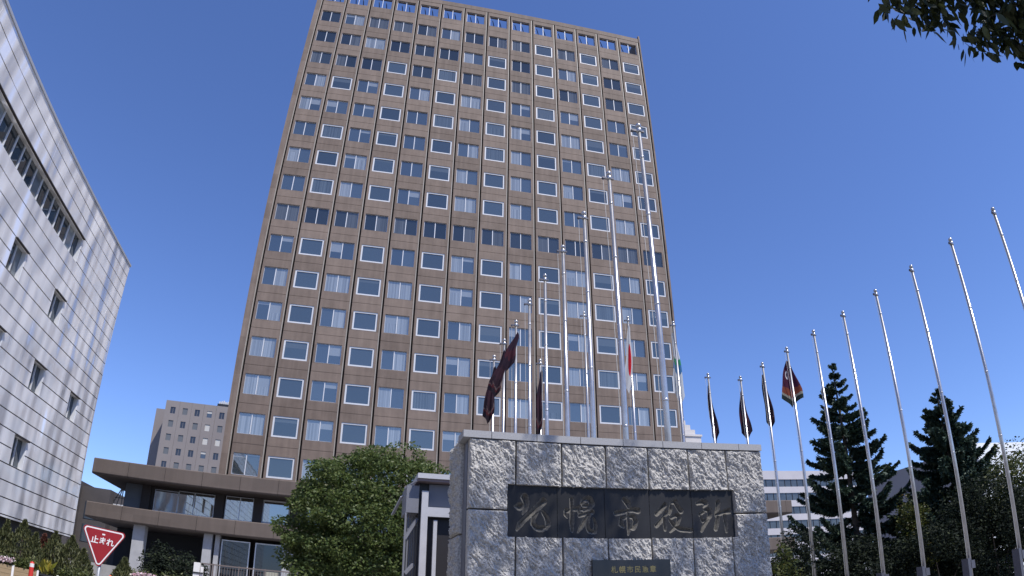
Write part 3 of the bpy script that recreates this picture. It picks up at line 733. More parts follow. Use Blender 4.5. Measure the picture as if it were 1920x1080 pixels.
mb = MB(); mb.bar((10.05, -46.9, 3.46), (10.235, -47.2, 3.57), .03, SW); mb.bar((9.93, -46.0, 3.1), (10.06, -46.4, 3.4), .03, SW); mb.bar((9.9, -46.0, 3.08), (10.03, -46.4, 3.38), .025, SW); [setattr(o, 'location', bof) for o in build_split(mb, 'strut', bo)]

# ------------------------------------------------------------------ flagpoles
STEEL = mat('flagpole_steel', (.42, .42, .42), (.54, .53, .53), scale=6, rough=.3, metal=.75)
CLAMP = mat('clamp_steel', (.10, .10, .12), rough=.5, metal=.4); ROPE = mat('halyard_rope', (.62, .60, .56), rough=.8)
AX = 19.55
def pole(H, r0=.058, r1=.040):
    root = thing('flagpole', 'flagpole', 'flagpole')
    mb = MB(); seg = [0, .33, .55, .78, 1.0]
    mb.tube([(0, 0, 0), (0, 0, H*.5), (0, 0, H)], [r0, (r0+r1)/2+.004, r1], STEEL, 18); mb.build('shaft', root, True)
    mb = MB()
    for q in (.45, .62, .80, .93):
        r = r0+(r1-r0)*q; mb.lathe((0, 0, H*q), [(r+.001, 0), (r+.007, .005), (r+.007, .045), (r+.001, .05)], STEEL, 16)
    build_split(mb, 'joint_ring', root, True)
    mb = MB(); mb.lathe((0, 0, H), [(r1+.012, -.06), (r1+.02, -.05), (r1+.02, .03), (.03, .05), (.02, .07)], STEEL, 16); mb.sphere((0, 0, H+.115), .062, STEEL, 14); mb.build('finial', root, True)
    mb = MB(); mb.box(-.17, -.02, H-.055, -.06, .02, H-.005, CLAMP); mb.lathe((-.15, 0, H-.075), [(.02, 0), (.035, .01), (.035, .03), (.02, .04)], CLAMP, 10); mb.box(.06, -.02, H-.05, .11, .02, H-.01, CLAMP); build_split(mb, 'pulley_arm', root)
    mb = MB(); mb.tube([(-.14, 0, 1.4), (-.10, 0, H*.5), (-.15, 0, H-.08)], .006, ROPE, 5); mb.build('halyard', root)
    mb = MB()
    for z in (.25, 1.5): mb.box(-.115, -.11, z, .115, .11, z+.22, CLAMP)
    mb.box(-.30, -.10, 0, -.12, .10, 1.78, CLAMP); build_split(mb, 'clamp', root)
    return root
Y0p = CY+9.9; STEP = 1.755
ORD = ['first', 'second', 'third', 'fourth', 'fifth', 'sixth', 'seventh', 'eighth', 'ninth']
proto = pole(10.5)
poles = {}
first = True
for side, x in (('left', AX-5.45), ('right', AX+5.42)):
    for k in range(9):
        o = proto if first else copy_tree(proto); first = False
        o.location = (x, Y0p+STEP*k, 0)
        if side == 'right': o.rotation_euler.z = 0.25
        o['label'] = '%s steel flagpole from the near end of the %s pole row' % (ORD[k], 'left' if side == 'left' else 'right')
        o['group'] = 'flagpoles along the avenue'; o['category'] = 'flagpole'
        poles[side, k] = o
YM = CY+23.9
for nm, x in (('M1', CX+6.87), ('R10', CX+14.27)):
    o = copy_tree(proto); o.location = (x, YM, 0); poles[nm] = o
    o['label'] = 'shorter steel flagpole at the %s end of the far cross row' % ('left' if nm == 'M1' else 'right')
cpole = pole(12.75, .066, .042); firstc = True
for nm, x, lb_ in (('M2', CX+8.77, 'tall flagpole without a flag left of the red and white flag'), ('M3', CX+10.72, 'tall flagpole flying the white flag with a red disc'), ('M4', CX+12.84, 'tall flagpole flying the white green and blue flag')):
    o = cpole if firstc else copy_tree(cpole); firstc = False; o.location = (x, YM, 0); o['label'] = lb_; o['group'] = 'flagpoles along the avenue'; o['category'] = 'flagpole'; poles[nm] = o

# ------------------------------------------------------------------ flags
def flag_mat(name, stops, disc=None):
    """cloth colours laid out over the flag's own UV: stops = [(v, colour)] bottom to top"""
    m = bpy.data.materials.new(name); m.use_nodes = True; nt = m.node_tree; p = nt.nodes['Principled BSDF']
    p.inputs['Roughness'].default_value = .8; p.inputs['Specular IOR Level'].default_value = .1
    uv = nt.nodes.new('ShaderNodeUVMap'); sp = nt.nodes.new('ShaderNodeSeparateXYZ'); nt.links.new(uv.outputs[0], sp.inputs[0])
    nn = nt.nodes.new('ShaderNodeTexNoise'); nn.inputs['Scale'].default_value = 5; nn.inputs['Detail'].default_value = 4; nt.links.new(uv.outputs[0], nn.inputs['Vector'])
    ad = nt.nodes.new('ShaderNodeMath'); ad.operation = 'ADD'
    nt.links.new(sp.outputs[1], ad.inputs[0]); nt.links.new(maprange(nt, nn.outputs['Fac'], 0, 1, -.22 if not disc else -.06, .22 if not disc else .06), ad.inputs[1])
    r = nt.nodes.new('ShaderNodeValToRGB'); r.color_ramp.interpolation = 'CONSTANT'; els = r.color_ramp.elements
    while len(els) < len(stops): els.new(.5)
    for i, (v, c) in enumerate(stops): els[i].position = v; els[i].color = (*c, 1)
    nt.links.new(ad.outputs[0], r.inputs[0]); col = r.outputs[0]
    if disc:
        cu, cv, rad, dc, inner = disc
        vm = nt.nodes.new('ShaderNodeVectorMath'); vm.operation = 'DISTANCE'; vm.inputs[1].default_value = (cu, cv, 0)
        nt.links.new(uv.outputs[0], vm.inputs[0])
        lt = nt.nodes.new('ShaderNodeMath'); lt.operation = 'LESS_THAN'; lt.inputs[1].default_value = rad; nt.links.new(vm.outputs['Value'], lt.inputs[0])
        fac = lt.outputs[0]
        if inner:
            gt = nt.nodes.new('ShaderNodeMath'); gt.operation = 'GREATER_THAN'; gt.inputs[1].default_value = inner; nt.links.new(vm.outputs['Value'], gt.inputs[0])
            mu = nt.nodes.new('ShaderNodeMath'); mu.operation = 'MULTIPLY'; nt.links.new(fac, mu.inputs[0]); nt.links.new(gt.outputs[0], mu.inputs[1]); fac = mu.outputs[0]
        mx = nt.nodes.new('ShaderNodeMix'); mx.data_type = 'RGBA'; nt.links.new(fac, mx.inputs['Factor']); nt.links.new(col, mx.inputs['A']); mx.inputs['B'].default_value = (*dc, 1)
        col = mx.outputs['Result']
    nt.links.new(col, p.inputs['Base Color'])
    tr = nt.nodes.new('ShaderNodeBsdfTranslucent'); nt.links.new(col, tr.inputs[0])
    ms = nt.nodes.new('ShaderNodeMixShader'); ms.inputs[0].default_value = .3
    nt.links.new(p.outputs[0], ms.inputs[1]); nt.links.new(tr.outputs[0], ms.inputs[2]); nt.links.new(ms.outputs[0], nt.nodes['Material Output'].inputs[0])
    return m
DKF = (.026, .016, .027); RED = (.07, .016, .02); ORA = (.20, .055, .035)
FM_A = flag_mat('dark_red_flag_cloth', [(0, (.02, .015, .022)), (.10, RED), (.16, (.12, .09, .09)), (.19, (.03, .018, .026)), (.36, (.045, .022, .032)), (.6, DKF)])
FM_B = flag_mat('dark_flag_cloth', [(0, DKF), (.25, (.06, .02, .03)), (.5, (.035, .02, .035))])
FM_C = flag_mat('emblem_flag_cloth', [(0, (.02, .03, .03)), (.12, (.25, .24, .2)), (.18, ORA), (.34, (.075, .02, .045))], disc=(.30, .66, .10, (.75, .72, .7), .055))
FM_J = flag_mat('white_flag_red_disc_cloth', [(0, (.55, .55, .55)), (1, (.55, .55, .55))], disc=(.5, .48, .24, (.55, .02, .03), None))
FM_S = flag_mat('white_green_blue_flag_cloth', [(0, (.50, .53, .56)), (.38, (.05, .16, .32)), (.50, (.04, .26, .13)), (.60, (.55, .58, .62))], disc=(.5, 5, .01, (1, 1, 1), None))
def flag(label, pole_o, H, drop, width, shift, m, seed=0, folds=2, top=.3, pinch=.05, back=False):
    """limp flag: gathered under the truck, widening downwards in soft vertical folds, drifting to one side by shift"""
    nu, nv = 44, 46; Pm = np.zeros((nv+1, nu+1, 3)); rnd = random.Random(seed); ph = rnd.random()*6
    for j in range(nv+1):
        v = j/nv; q = 1-v                                   # q 0 top .. 1 bottom
        for i in range(nu+1):
            u = i/nu; t = (u-.5)*2
            w = pinch+width*q**.85*(1-.28*max(0, q-.75)*4*.5)
            x = t*w+shift*q**1.15+.03*math.sin(q*7+ph)
            y = -.09-.13*width*math.cos(t*1.4)+(.10*width+.03)*math.sin(t*folds*PI+ph+q*1.1)*(.25+.75*q)
            z = -q*drop*(1-.16*abs(t+.2*math.sin(ph)))-.10*(1-q)*abs(t)-.12*width*q*math.sin(t*folds*2+ph)
            Pm[j, i] = (x, -y if back else y, z)
    me_o = grid_mesh('flag', Pm, m)
    me = me_o.data; uvl = me.uv_layers.new(name='UVMap'); nl = len(me.loops); vi = np.zeros(nl, dtype=np.int32); me.loops.foreach_get('vertex_index', vi)
    uvs = np.stack([(vi % (nu+1))/nu, (vi//(nu+1))/nv], 1).astype(np.float32); uvl.data.foreach_set('uv', uvs.ravel())
    me_o.location = pole_o.location+Vector((0, 0, H-top))
    return tag(me_o, label, 'flag', 'flags hanging from the poles')
L, R_ = 'left', 'right'
flag('dark flag with red and white patches on the farthest left pole', poles[L, 8], 10.5, 2.3, .20, -.22, FM_A, 1, 2.2)
flag('dark flag with a red hem on the eighth left pole', poles[L, 7], 10.5, 1.8, .21, -.38, FM_A, 2, 1.7)
flag('dark purple flag slanting left from the seventh left pole', poles[L, 6], 10.5, 1.4, .19, -.32, FM_B, 3, 1.4)
flag('narrow dark flag hanging limp on the left end pole of the cross row', poles['M1'], 10.5, 2.7, .11, -.12, FM_A, 4, 1.5)
flag('white flag with a red disc hanging on the middle tall pole', poles['M3'], 12.75, 3.0, .15, -.22, FM_J, 5, 1.2)
flag('white flag with green and blue bands on the right tall pole', poles['M4'], 12.75, 3.2, .24, .06, FM_S, 6, 1.3, back=True)
flag('narrow dark flag on the right end pole of the cross row', poles['R10'], 10.5, 2.6, .12, .13, FM_A, 7, 1.5, back=True)
flag('plain dark flag fanned wide at its foot on the farthest right pole', poles[R_, 8], 10.5, 2.2, .27, .08, FM_B, 8, 1.0, top=.45, back=True)
flag('dark flag with red and white hem on the eighth right pole', poles[R_, 7], 10.5, 2.4, .17, .12, FM_A, 9, 1.7, back=True)
flag('purple flag with white ring emblem and orange corner on the seventh right pole', poles[R_, 6], 10.5, 1.9, .50, .03, FM_C, 11, 1.6, back=True)

# ------------------------------------------------------------------ stop sign
sd = 12.5; ang = math.radians(-19.1)
sg = thing('stop_sign', 'red inverted triangle stop sign with white border and white lettering', 'stop sign', (CX+sd*math.sin(ang), CY+sd*math.cos(ang), 0), rz=.26)
SIGNR = mat('sign_red', (.25, .012, .017), (.28, .015, .019), scale=5, rough=.45); SIGNW = mat('sign_white', (.74, .72, .70), rough=.45); GALV = mat('galvanised_steel', (.38, .39, .40), rough=.45, metal=.6)
def tri(sz, rc, y0, y1, m, mb, n=6):
    """rounded inverted triangle, side sz, corner radius rc, centred on its centroid; front at y0"""
    h = sz*math.sqrt(3)/2; cs = [(-sz/2, h/3), (sz/2, h/3), (0, -2*h/3)]; pts = []
    for k, (cx, cz) in enumerate(cs):
        L = math.hypot(cx, cz); cc = (cx*(1-2*rc/L), cz*(1-2*rc/L)); a0 = math.atan2(cz, cx)
        for q in range(n+1):
            a = a0+PI/3-(2*PI/3)*q/n
            pts.append((cc[0]+rc*math.cos(a), cc[1]+rc*math.sin(a)))
    f = [(x, y0, z) for x, z in pts]; b = [(x, y1, z) for x, z in pts]
    mb.poly(f, m); mb.poly(b[::-1], GALV)
    for i in range(len(pts)): mb.quad(f[i], f[(i+1) % len(pts)], b[(i+1) % len(pts)], b[i], m)
plate = bpy.data.objects.new('sign_plate', None)
mb = MB(); tri(.80, .055, 0, .016, SIGNR, mb); plate = mb.build('sign_plate', sg); plate.location = (0, 0, 1.955); plate.rotation_euler = (0, .055, 0)
mb = MB(); tri(.75, .05, -.003, .0, SIGNW, mb); mb.build('border', plate)
mb = MB(); tri(.675, .032, -.006, -.0031, SIGNR, mb); mb.build('face', plate)
for k, ch in enumerate('止まれ'): text_mesh('letter', ch, .134, SIGNW, plate, (-.133+.133*k, -.0075, .012), (PI/2, 0, 0), .001, .0028)
mb = MB(); mb.box(-.025, -.0085, .118, .025, -.0062, .142, SIGNW); mb.build('mark', plate)
mb = MB(); mb.tube([(0, .045, 0), (0, .045, 2.1)], .03, GALV, 14); mb.build('post', sg, True)
mb = MB(); mb.box(-.05, .0165, 1.97, .05, .08, 2.01, GALV); mb.box(-.05, .0165, 2.08, .05, .08, 2.12, GALV); build_split(mb, 'bracket', sg)

# ------------------------------------------------------------------ vegetation
rng = np.random.default_rng(7)
def leaves(centres, size, droop=.35, aspect=.5, outward=None):
    """one folded leaf (two quads sharing nothing but the midrib) per centre -> 4-vertex diamond"""
    n = len(centres); a = rng.uniform(0, 2*np.pi, n)
    d = np.stack([np.cos(a), np.sin(a), -droop+rng.normal(0, .45, n)], 1)
    if outward is not None: d = d+outward
    d /= np.linalg.norm(d, axis=1, keepdims=True)
    r = rng.normal(0, 1, (n, 3)); s = np.cross(d, r); s /= np.linalg.norm(s, axis=1, keepdims=True)
    L = size*rng.uniform(.65, 1.3, (n, 1)); w = L*aspect*.5
    b = centres; t = centres+d*L; m = centres+d*L*.45; nrm = np.cross(d, s)
    return np.stack([b, m+s*w+nrm*w*.25, t, m-s*w+nrm*w*.25], 1).reshape(-1, 3)
def limb(mb, pts, r0, r1, m, n=9):
    k = len(pts); mb.tube(pts, [r0+(r1-r0)*i/(k-1) for i in range(k)], m, n)
BARK = mat('tree_bark', (.07, .055, .045), (.12, .10, .085), scale=8, rough=.9, bump=.6, bscale=25)
LEAF_A = leaf_mat('summer_leaves', [(0, (.060, .098, .028)), (.5, (.102, .140, .040)), (.95, (.135, .165, .054)), (1, (.16, .17, .07))], .38)

# round broad-leaved tree
tr = thing('round_tree', 'round leafy green tree in front of the tower left of the stone wall', 'tree', (CX+1.15, CY+30, 0))
mb = MB(); limb(mb, [(0, 0, 0), (.1, 0, 1.2), (.05, .05, 2.4), (.1, .1, 4.6)], .24, .09, BARK)
cl = []; random.seed(3)
for k in range(170):
    a = 2.39996*k; e = 1-1.9*(k+.5)/170; rr = random.uniform(.80, 1.0) if k % 4 else random.uniform(.4, .75)
    ce = math.sqrt(max(0, 1-e*e))
    wd_ = ce if e > 0 else ce**.35
    c = Vector((math.cos(a)*3.75*rr*wd_, math.sin(a)*3.2*rr*wd_, 4.2+(3.75 if e > 0 else 3.1)*e*rr+random.uniform(-.15, .15))); cl.append(c)
for c in cl[::6]:
    b0 = Vector((.05, .05, random.uniform(1.6, 3.6))); mid = (b0+c)/2+Vector((0, 0, .25)); limb(mb, [b0, mid, c*0.94+b0*.06], .07, .015, BARK, 6)
mb.build('trunk', tr, True)
pts = []
for c in cl:
    n = 520; v = rng.normal(0, 1, (n, 3)); v /= np.linalg.norm(v, axis=1, keepdims=True); rad = rng.uniform(.3, 1, (n, 1))**.45
    pts.append(np.array(c)+v*rad*np.array([.85, .85, .50])*rng.uniform(.6, 1.25))
pts = np.concatenate(pts); pts = pts[pts[:, 2] > .8]
fast_mesh('crown', leaves(pts, .155, .45, .5), 4, LEAF_A, tr)

# spruces
NEEDLE = leaf_mat('spruce_needles', [(0, (.020, .042, .030)), (.5, (.045, .080, .056)), (1, (.085, .12, .078))], .12, .6)
def spruce(label, loc, H, R, whorls, dens, seed, gap):
    rs = np.random.default_rng(seed); t = thing('spruce_tree', label, 'tree', loc)
    mb = MB(); limb(mb, [(0, 0, 0), (.02, .01, H*.5), (0, 0, H-.1)], .20, .02, BARK)
    A = []
    for w_ in range(whorls):
        f = w_/(whorls-1); z = 1.0+(H-1.25)*f; L0 = R*(1-f)+.16
        nb = int(rs.integers(6, 9)) if f < .9 else 5
        for b in range(nb):
            az = rs.uniform(0, 2*np.pi); L = L0*rs.uniform(.74, 1.08); sag = (.44-.55*f)*L
            up = rs.uniform(.05, .28)*L
            P0 = np.array([0, 0, z+rs.uniform(-.12, .12)]); dirv = np.array([math.cos(az), math.sin(az), 0]); sd_ = np.array([-math.sin(az), math.cos(az), 0])
            tt = np.linspace(0, 1, 6); bp = [P0+dirv*L*q+np.array([0, 0, -sag*math.sin(q*2.1)+up*q**2*1.8]) for q in tt]
            limb(mb, [tuple(q) for q in bp], .022, .006, BARK, 4)
            n = int(dens*L*(1.2 if f > .5 else 1))
            q = rs.uniform(.12, 1.0, n)
            c = P0[None]+dirv[None]*(L*q)[:, None]; c[:, 2] += -sag*np.sin(q*2.1)+up*q**2*1.8
            side = rs.choice([-1, 1], n); ln = (.34*(1-q*.55)+.06)*rs.uniform(.6, 1.25, n)*min(1, .45+L*.45)
            d = sd_[None]*(side*rs.uniform(.5, 1, n))[:, None]+dirv[None]*rs.uniform(.3, 1, n)[:, None]+np.array([0, 0, 1.])[None]*rs.normal(-.25, .35, n)[:, None]
            d /= np.linalg.norm(d, axis=1, keepdims=True); up_ = rs.normal(0, 1, (n, 3)); s = np.cross(d, up_); s /= np.linalg.norm(s, axis=1, keepdims=True)
            wd = .042*rs.uniform(.8, 1.5, (n, 1)); e = c+d*ln[:, None]; m_ = c+d*ln[:, None]*.5
            A.append(np.stack([c, m_+s*wd, e, m_-s*wd], 1).reshape(-1, 3))
    n = 90; q = rs.uniform(0, 1, n); c = np.stack([np.zeros(n), np.zeros(n), H-1.2*q], 1); a = rs.uniform(0, 2*np.pi, n)
    d = np.stack([np.cos(a), np.sin(a), rs.uniform(.2, 1.4, n)], 1); d /= np.linalg.norm(d, axis=1, keepdims=True); s = np.cross(d, rs.normal(0, 1, (n, 3))); s /= np.linalg.norm(s, axis=1, keepdims=True)
    ln = (.08+.22*q)[:, None]; A.append(np.stack([c, c+d*ln*.5+s*.02, c+d*ln, c+d*ln*.5-s*.02], 1).reshape(-1, 3))
    mb.build('trunk', t, True)
    fast_mesh('crown', np.concatenate(A), 4, NEEDLE, t)
def at(az, Dd): a = math.radians(az); return (CX+Dd*math.sin(a), CY+Dd*math.cos(a), 0)
spruce('tall slender spruce with open layered branches behind the flagpoles', at(41.45, 32), 11.65, 3.9, 27, 230, 4, 1)
spruce('denser darker spruce further right behind the flagpoles', at(49.5, 32), 9.5, 4.5, 29, 280, 5, 0)

# shrubs and small trees
def bush(name, label, cat, loc, rx, rz_, m, nl, size, zc=None, group=None, seed=1, clumps=14, stem=True):
    rs = np.random.default_rng(seed); t = thing(name, label, cat, loc, 0, group); zc = zc if zc is not None else rz_
    P_ = []
    for k in range(clumps):
        v = rs.normal(0, 1, 3); v /= np.linalg.norm(v); c = np.array([v[0]*rx*.62, v[1]*rx*.62, zc+v[2]*rz_*.62])
        n = nl//clumps; u = rs.normal(0, 1, (n, 3)); u /= np.linalg.norm(u, axis=1, keepdims=True)
        P_.append(c+u*(rs.uniform(.2, 1, (n, 1))**.5)*np.array([rx, rx, rz_])*.46*rs.uniform(.7, 1.15))
    P_ = np.concatenate(P_); P_ = P_[P_[:, 2] > .05]
    if stem:
        mb = MB()
        for k in range(5):
            a = k*1.25; mb.tube([(.05*math.cos(a), .05*math.sin(a), 0), (.2*rx*math.cos(a), .2*rx*math.sin(a), zc*.6), (.45*rx*math.cos(a), .45*rx*math.sin(a), zc)], [.05, .035, .012], BARK, 6)
        mb.build('trunk', t)
    fast_mesh('crown', leaves(P_, size, .2, .55), 4, m, t)
    return t
LEAF_Y = leaf_mat('yellow_green_leaves', [(0, (.03, .045, .012)), (.5, (.060, .076, .018)), (.9, (.11, .12, .03)), (1, (.15, .11, .04))], .35)
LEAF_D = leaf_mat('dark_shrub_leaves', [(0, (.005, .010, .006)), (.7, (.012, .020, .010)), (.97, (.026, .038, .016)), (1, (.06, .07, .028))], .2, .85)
bush('garden_tree', 'small yellow green tree between the two spruces', 'tree', at(46.0, 29.5), 1.0, 1.8, LEAF_Y, 6000, .12, 2.9, seed=2)
bush('garden_tree', 'yellow green tree at the far right edge behind the last flagpole', 'tree', at(54.6, 29), 1.9, 2.5, LEAF_Y, 13000, .13, 3.5, seed=3, clumps=22)
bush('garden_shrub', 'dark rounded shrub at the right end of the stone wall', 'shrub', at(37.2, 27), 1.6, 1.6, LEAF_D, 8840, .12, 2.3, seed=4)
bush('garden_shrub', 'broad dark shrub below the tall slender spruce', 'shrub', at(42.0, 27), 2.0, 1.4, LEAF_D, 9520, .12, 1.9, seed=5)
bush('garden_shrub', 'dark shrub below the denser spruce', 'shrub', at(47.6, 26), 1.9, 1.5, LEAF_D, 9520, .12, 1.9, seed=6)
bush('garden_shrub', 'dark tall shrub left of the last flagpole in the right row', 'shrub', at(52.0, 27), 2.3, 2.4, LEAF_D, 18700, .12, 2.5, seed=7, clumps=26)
bush('garden_shrub', 'yellowish small shrub close beside the stone wall edge', 'shrub', at(35.3, 22), .7, 1.1, LEAF_Y, 1800, .12, 1.9, seed=8)

# overhanging tree on the right
LEAF_O = leaf_mat('overhang_leaves', [(0, (.018, .026, .010)), (.6, (.034, .046, .016)), (1, (.070, .085, .028))], .22)
big = thing('overhanging_tree', 'large leafy tree whose branches hang into the upper right corner', 'tree', (CX+9.2, CY+.2, 0))
mb = MB(); limb(mb, [(0, 0, 0), (.1, 0, 3), (-.1, .1, 6), (0, 0, 11), (.2, 0, 15)], .34, .10, BARK, 12)
random.seed(11); OC = []
# low branch reaching into view
tips = [(-2.9, 3.35, 7.35), (-2.3, 3.2, 6.95), (-1.7, 3.0, 6.7), (-2.6, 3.1, 8.0), (-1.5, 2.6, 7.5), (-3.55, 3.45, 7.9), (-1.0, 2.6, 6.95), (-.6, 2.2, 7.2), (-4.1, 3.45, 8.5), (-2.0, 2.9, 7.5), (-1.2, 2.9, 7.2), (-1.6, 2.8, 8.0), (-1.0, 2.3, 7.6), (-2.3, 3.0, 7.7), (-1.9, 2.7, 7.0)]
limb(mb, [(0, 0, 6.9), (-.9, 1.5, 8.1), (-2.0, 2.7, 8.7), (-3.6, 3.4, 8.9)], .09, .015, BARK, 7)
tips = [(x+.05, y, z+.66+(.22 if x > -2 else 0)) for x, y, z in tips]+[(-3.3, 3.4, 7.95)]
for c in tips:
    limb(mb, [(-.8, 1.4, 7.7), ((c[0]-.8)/2, (c[1]+1.4)/2, c[2]*.5+4.1), (c[0], c[1], c[2]+.2)], .03, .006, BARK, 5); OC.append((c, .42, 120))
# main crown high above
limb(mb, [(0, 0, 8.6), (-2.0, 1.4, 9.7), (-4.0, 2.7, 10.6), (-5.3, 3.1, 10.7)], .10, .02, BARK, 7)
for c, r, n in (((-4.95, 3.0, 10.5), .5, 260), ((-4.4, 3.0, 10.35), .45, 210), ((-3.8, 3.0, 10.5), .36, 130), ((-3.3, 3.0, 10.75), .3, 80), ((-4.95, 3.0, 11.0), .3, 60), ((-1.3, 3.0, 10.3), .42, 210), ((-1.1, 3.0, 10.85), .36, 130), ((-4.2, 3.0, 11.62), .34, 85), ((-3.0, 3.0, 11.58), .32, 75), ((-3.5, 3.0, 11.1), .26, 34), ((-2.3, 3.0, 10.35), .4, 90)): OC.append(((c[0]+.28, c[1], c[2]+.34), r, n))
for k in range(58):
    a = random.uniform(0, 2*PI); e = random.uniform(-.5, 1); rr = random.uniform(.5, 1)
    c = (math.cos(a)*4.2*rr+2.6, math.sin(a)*4.2*rr-2.2, 13.2+3.2*e); OC.append((c, random.uniform(.8, 1.25), 230))
    if k % 2 == 0: limb(mb, [(0, 0, random.uniform(7, 12)), (c[0]*.5, c[1]*.5, c[2]*.8+2), c], .07, .012, BARK, 6)
mb.build('trunk', big, True)
P_ = []
for c, r, n in OC:
    u = rng.normal(0, 1, (n, 3)); u /= np.linalg.norm(u, axis=1, keepdims=True)
    P_.append(np.array(c)+u*(rng.uniform(.1, 1, (n, 1))**.5)*np.array([r, r, r*.7]))
P_ = np.concatenate(P_)
n = len(P_); a = rng.uniform(0, 2*np.pi, n); d = np.stack([np.cos(a)*.7, np.sin(a)*.7, -rng.uniform(.35, 1.6, n)], 1); d /= np.linalg.norm(d, axis=1, keepdims=True)
s = np.cross(d, rng.normal(0, 1, (n, 3))); s /= np.linalg.norm(s, axis=1, keepdims=True); L = np.where(P_[:, 2:] < 9.2, .23, .17)*rng.uniform(.65, 1.2, (n, 1)); w_ = L*.2
fast_mesh('crown', np.stack([P_, P_+d*L*.3+s*w_*.9, P_+d*L*.62+s*w_*.85, P_+d*L, P_+d*L*.62-s*w_*.85, P_+d*L*.3-s*w_*.9], 1).reshape(-1, 3), 6, LEAF_O, big)

# columnar hedge shrubs in front of the silver building
HEDGE = leaf_mat('cypress_foliage', [(0, (.045, .055, .022)), (.6, (.085, .094, .036)), (1, (.13, .13, .055))], .15)
HEDR = leaf_mat('red_shrub_foliage', [(0, (.05, .03, .02)), (.5, (.13, .05, .035)), (1, (.25, .09, .06))], .2)
def cone_bush(label, loc, R, H, m, seed, name='columnar_shrub'):
    rs = np.random.default_rng(seed); t = thing(name, label, 'shrub', loc, 0, 'shrubs along the silver building')
    n = 3600; q = rs.uniform(0, 1, n); z = H*q; prof = R*np.clip(np.sin(np.pi*(q*.72+.22))**.8*(1-q**5), .02, None)
    a = rs.uniform(0, 2*np.pi, n); k = rs.uniform(.6, 1.08, n)
    c = np.stack([np.cos(a)*prof*k, np.sin(a)*prof*k, z], 1)
    out = np.stack([np.cos(a)*.35, np.sin(a)*.35, np.full(n, 1.3)], 1)
    V = leaves(c, .17, -.6, .35, out)
    mb = MB(); mb.tube([(0, 0, 0), (0, 0, H*.8)], [.07, .02], BARK, 6); mb.build('trunk', t)
    fast_mesh('crown', V, 4, m, t)
for (az, Dd, R, H, m, lb_) in ((-27.6, 36, .75, 3.0, HEDGE, 'dark columnar shrub at the left edge of the row'), (-26.5, 36, .6, 2.85, HEDGE, 'slim dark columnar shrub second from the left edge'), (-25.2, 36, .85, 3.05, HEDGE, 'broad dark columnar shrub left of the reddish shrub'),
                               (-23.55, 36.5, .55, 2.6, HEDR, 'reddish leaved shrub between dark columnar shrubs'), (-24.2, 35.5, .55, 2.55, HEDGE, 'low columnar shrub just left of the reddish shrub'), (-22.7, 36, .8, 2.8, HEDGE, 'dark columnar shrub right of the reddish shrub'), (-21.4, 36, .85, 2.75, HEDGE, 'olive columnar shrub just left of the stop sign'),
                               (-17.2, 34, .6, 2.1, HEDGE, 'small olive shrub just right of the stop sign'), (-20.4, 34, .6, 2.2, HEDGE, 'olive shrub behind the stop sign')):
    cone_bush(lb_, at(az, Dd), R, H, m, int(abs(az)*10))
bush('garden_shrub', 'dark leafy shrub with reddish tips before the podium entrance', 'shrub', at(-14.6, 38), 1.3, 1.4, LEAF_D, 3600, .16, 2.0, seed=21)
bush('garden_shrub', 'dark shrub between the two pale podium columns', 'shrub', at(-12.3, 40), 1.3, 1.5, LEAF_D, 3600, .16, 2.1, seed=22)

# flower planters, pots and bollards at the lower left
WOODP = mat('planter_wood', (.26, .19, .11), (.34, .25, .15), scale=4, stretch=(1, 1, 6), rough=.8)
FLW = leaf_mat('white_pink_petals', [(0, (.75, .70, .72)), (.5, (.8, .55, .62)), (.7, (.8, .78, .72)), (1, (.55, .18, .28))], .25)
GRN = leaf_mat('planter_green', [(0, (.04, .06, .018)), (.6, (.08, .10, .03)), (1, (.16, .17, .05))], .3)
YEL = leaf_mat('yellow_croton_leaves', [(0, (.14, .16, .02)), (.5, (.30, .24, .03)), (1, (.20, .22, .04))], .35)
def planter(label, az, Dd, w, zt, flower, seed, white=.25):
    rs = np.random.default_rng(seed); t = thing('flower_planter', label, 'planter', at(az, Dd), math.radians(-az), 'planters along the plaza edge')
    mb = MB(); d = .45
    for k in range(6):
        mb.box(-w/2, -d/2, k*zt/6+.004, w/2, -d/2+.03, (k+1)*zt/6-.004, WOODP)
    mb.box(-w/2+.005, -d/2+.031, 0, w/2-.005, d/2, zt-.02, WOODP); mb.build('box', t)
    mb = MB()
    for sx in (-1, 1): mb.box(sx*w/2-.04, -d/2-.02, 0, sx*w/2+.04, -d/2-.002, zt+.03, SIGNW)
    build_split(mb, 'corner_post', t)
    n = 900; c = np.stack([rs.uniform(-w/2, w/2, n), rs.uniform(-d/2, d/2, n), zt+np.abs(rs.normal(0, .16, n))], 1); fast_mesh('foliage', leaves(c, .12, -.3, .5), 4, GRN, t)
    if flower:
        n = 320; c = np.stack([np.linspace(-w/2, w/2, n), rs.uniform(-d/2-.08, -d/5, n), zt+.1+np.clip(np.abs(rs.normal(0, .09, n)), 0, .16)], 1); fast_mesh('flowers', leaves(c, .10, -.2, .9), 4, FLW, t)
planter('wooden planter with white and pink flowers at the left edge', -26.6, 30, 1.05, 1.02, True, 1)
planter('wooden planter with loose green plants behind the striped bollard', -24.65, 30, 1.0, 1.0, False, 2)
planter('wooden planter with low shrub left of the stop sign tip', -21.0, 30, 1.2, .95, False, 3)
planter('planter with red and white flowers right of the stop sign tip', -15.6, 33, 1.1, 1.35, True, 4)
planter('planter with white flowers before the podium entrance', -13.2, 34, 1.2, 1.35, True, 5)
pt = thing('plant_pot', 'dark pot with yellow green pointed leaves', 'plant pot', at(-23.1, 30))
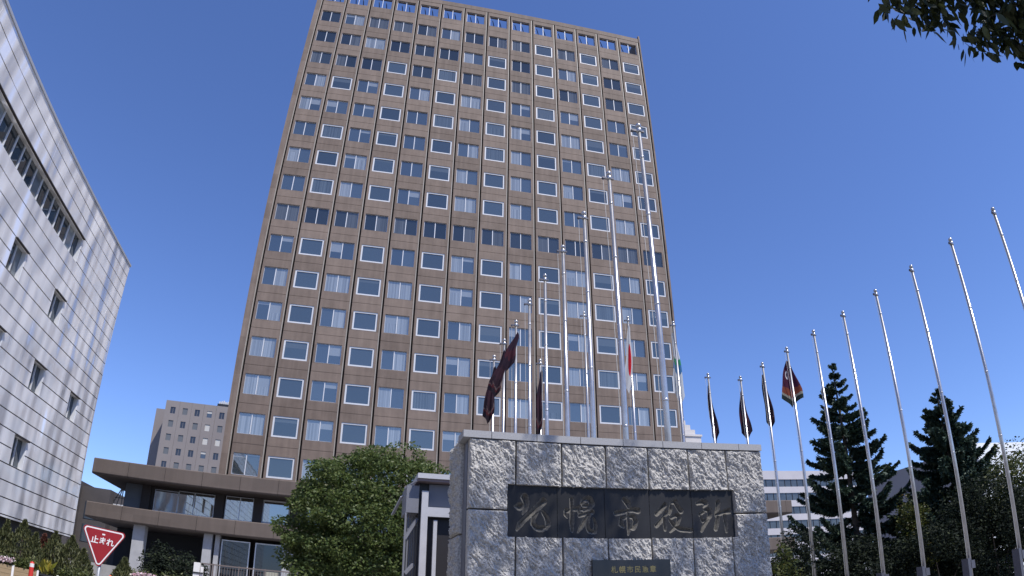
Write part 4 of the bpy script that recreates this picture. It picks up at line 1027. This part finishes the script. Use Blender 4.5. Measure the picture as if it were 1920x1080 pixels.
mb = MB(); mb.lathe((0, 0, 0), [(.2, 0), (.22, .05), (.30, .85), (.33, .87), (.33, .92), (.28, .92)], mat('black_pot', (.03, .03, .035), rough=.5), 18); mb.build('pot', pt)
rs = np.random.default_rng(9); n = 70; c = np.stack([rs.normal(0, .1, n), rs.normal(0, .1, n), .9+rs.uniform(0, .25, n)], 1); o_ = np.stack([rs.normal(0, .2, n), rs.normal(0, .2, n), np.full(n, 1.6)], 1)
fast_mesh('foliage', leaves(c, .42, -.5, .4, o_), 4, YEL, pt)
bl = thing('striped_bollard', 'red and white striped bollard before the wooden planters', 'bollard', at(-24.2, 27))
RD = mat('bollard_red', (.55, .04, .03), rough=.5)
for a, b, m_, nm in ((0, .35, RD, 'red_band'), (.351, .75, SIGNW, 'white_band'), (.751, 1.15, RD, 'red_band'), (1.151, 1.28, SIGNW, 'white_band')):
    mb = MB(); mb.lathe((0, 0, a), [(.085, 0), (.085, b-a)], m_, 14); mb.build(nm, bl, False)
mb = MB(); mb.lathe((0, 0, 1.281), [(.085, 0), (.06, .05), (.01, .07)], RD, 14); mb.build('cap', bl)
cn = thing('traffic_cone', 'orange traffic cone just right of the stop sign tip', 'traffic cone', at(-18.15, 20))
ORG = mat('cone_orange', (.72, .12, .03), rough=.55)
mb = MB(); mb.lathe((0, 0, .055), [(.20, 0), (.035, 1.32), (.02, 1.34)], ORG, 18); mb.build('body', cn, True)
mb = MB(); mb.box(-.28, -.28, 0, .28, .28, .05, ORG); mb.build('base', cn)
mb = MB(); mb.lathe((0, 0, .55), [(.145, 0), (.112, .25)], SIGNW, 18); mb.build('reflective_band', cn, True)
wp = thing('white_post', 'sunlit white post before the podium windows', 'post', at(-11.55, 30))
mb = MB(); mb.box(-.13, -.1, 0, .13, .1, 2.35, SIGNW); mb.build('shaft', wp); mb = MB(); mb.box(.16, -.07, 0, .27, .05, 2.2, SIGNW); mb.build('side_board', wp)
mb = MB(); mb.box(-.15, -.13, 1.9, .29, -.102, 1.96, DARKM); mb.build('band', wp)
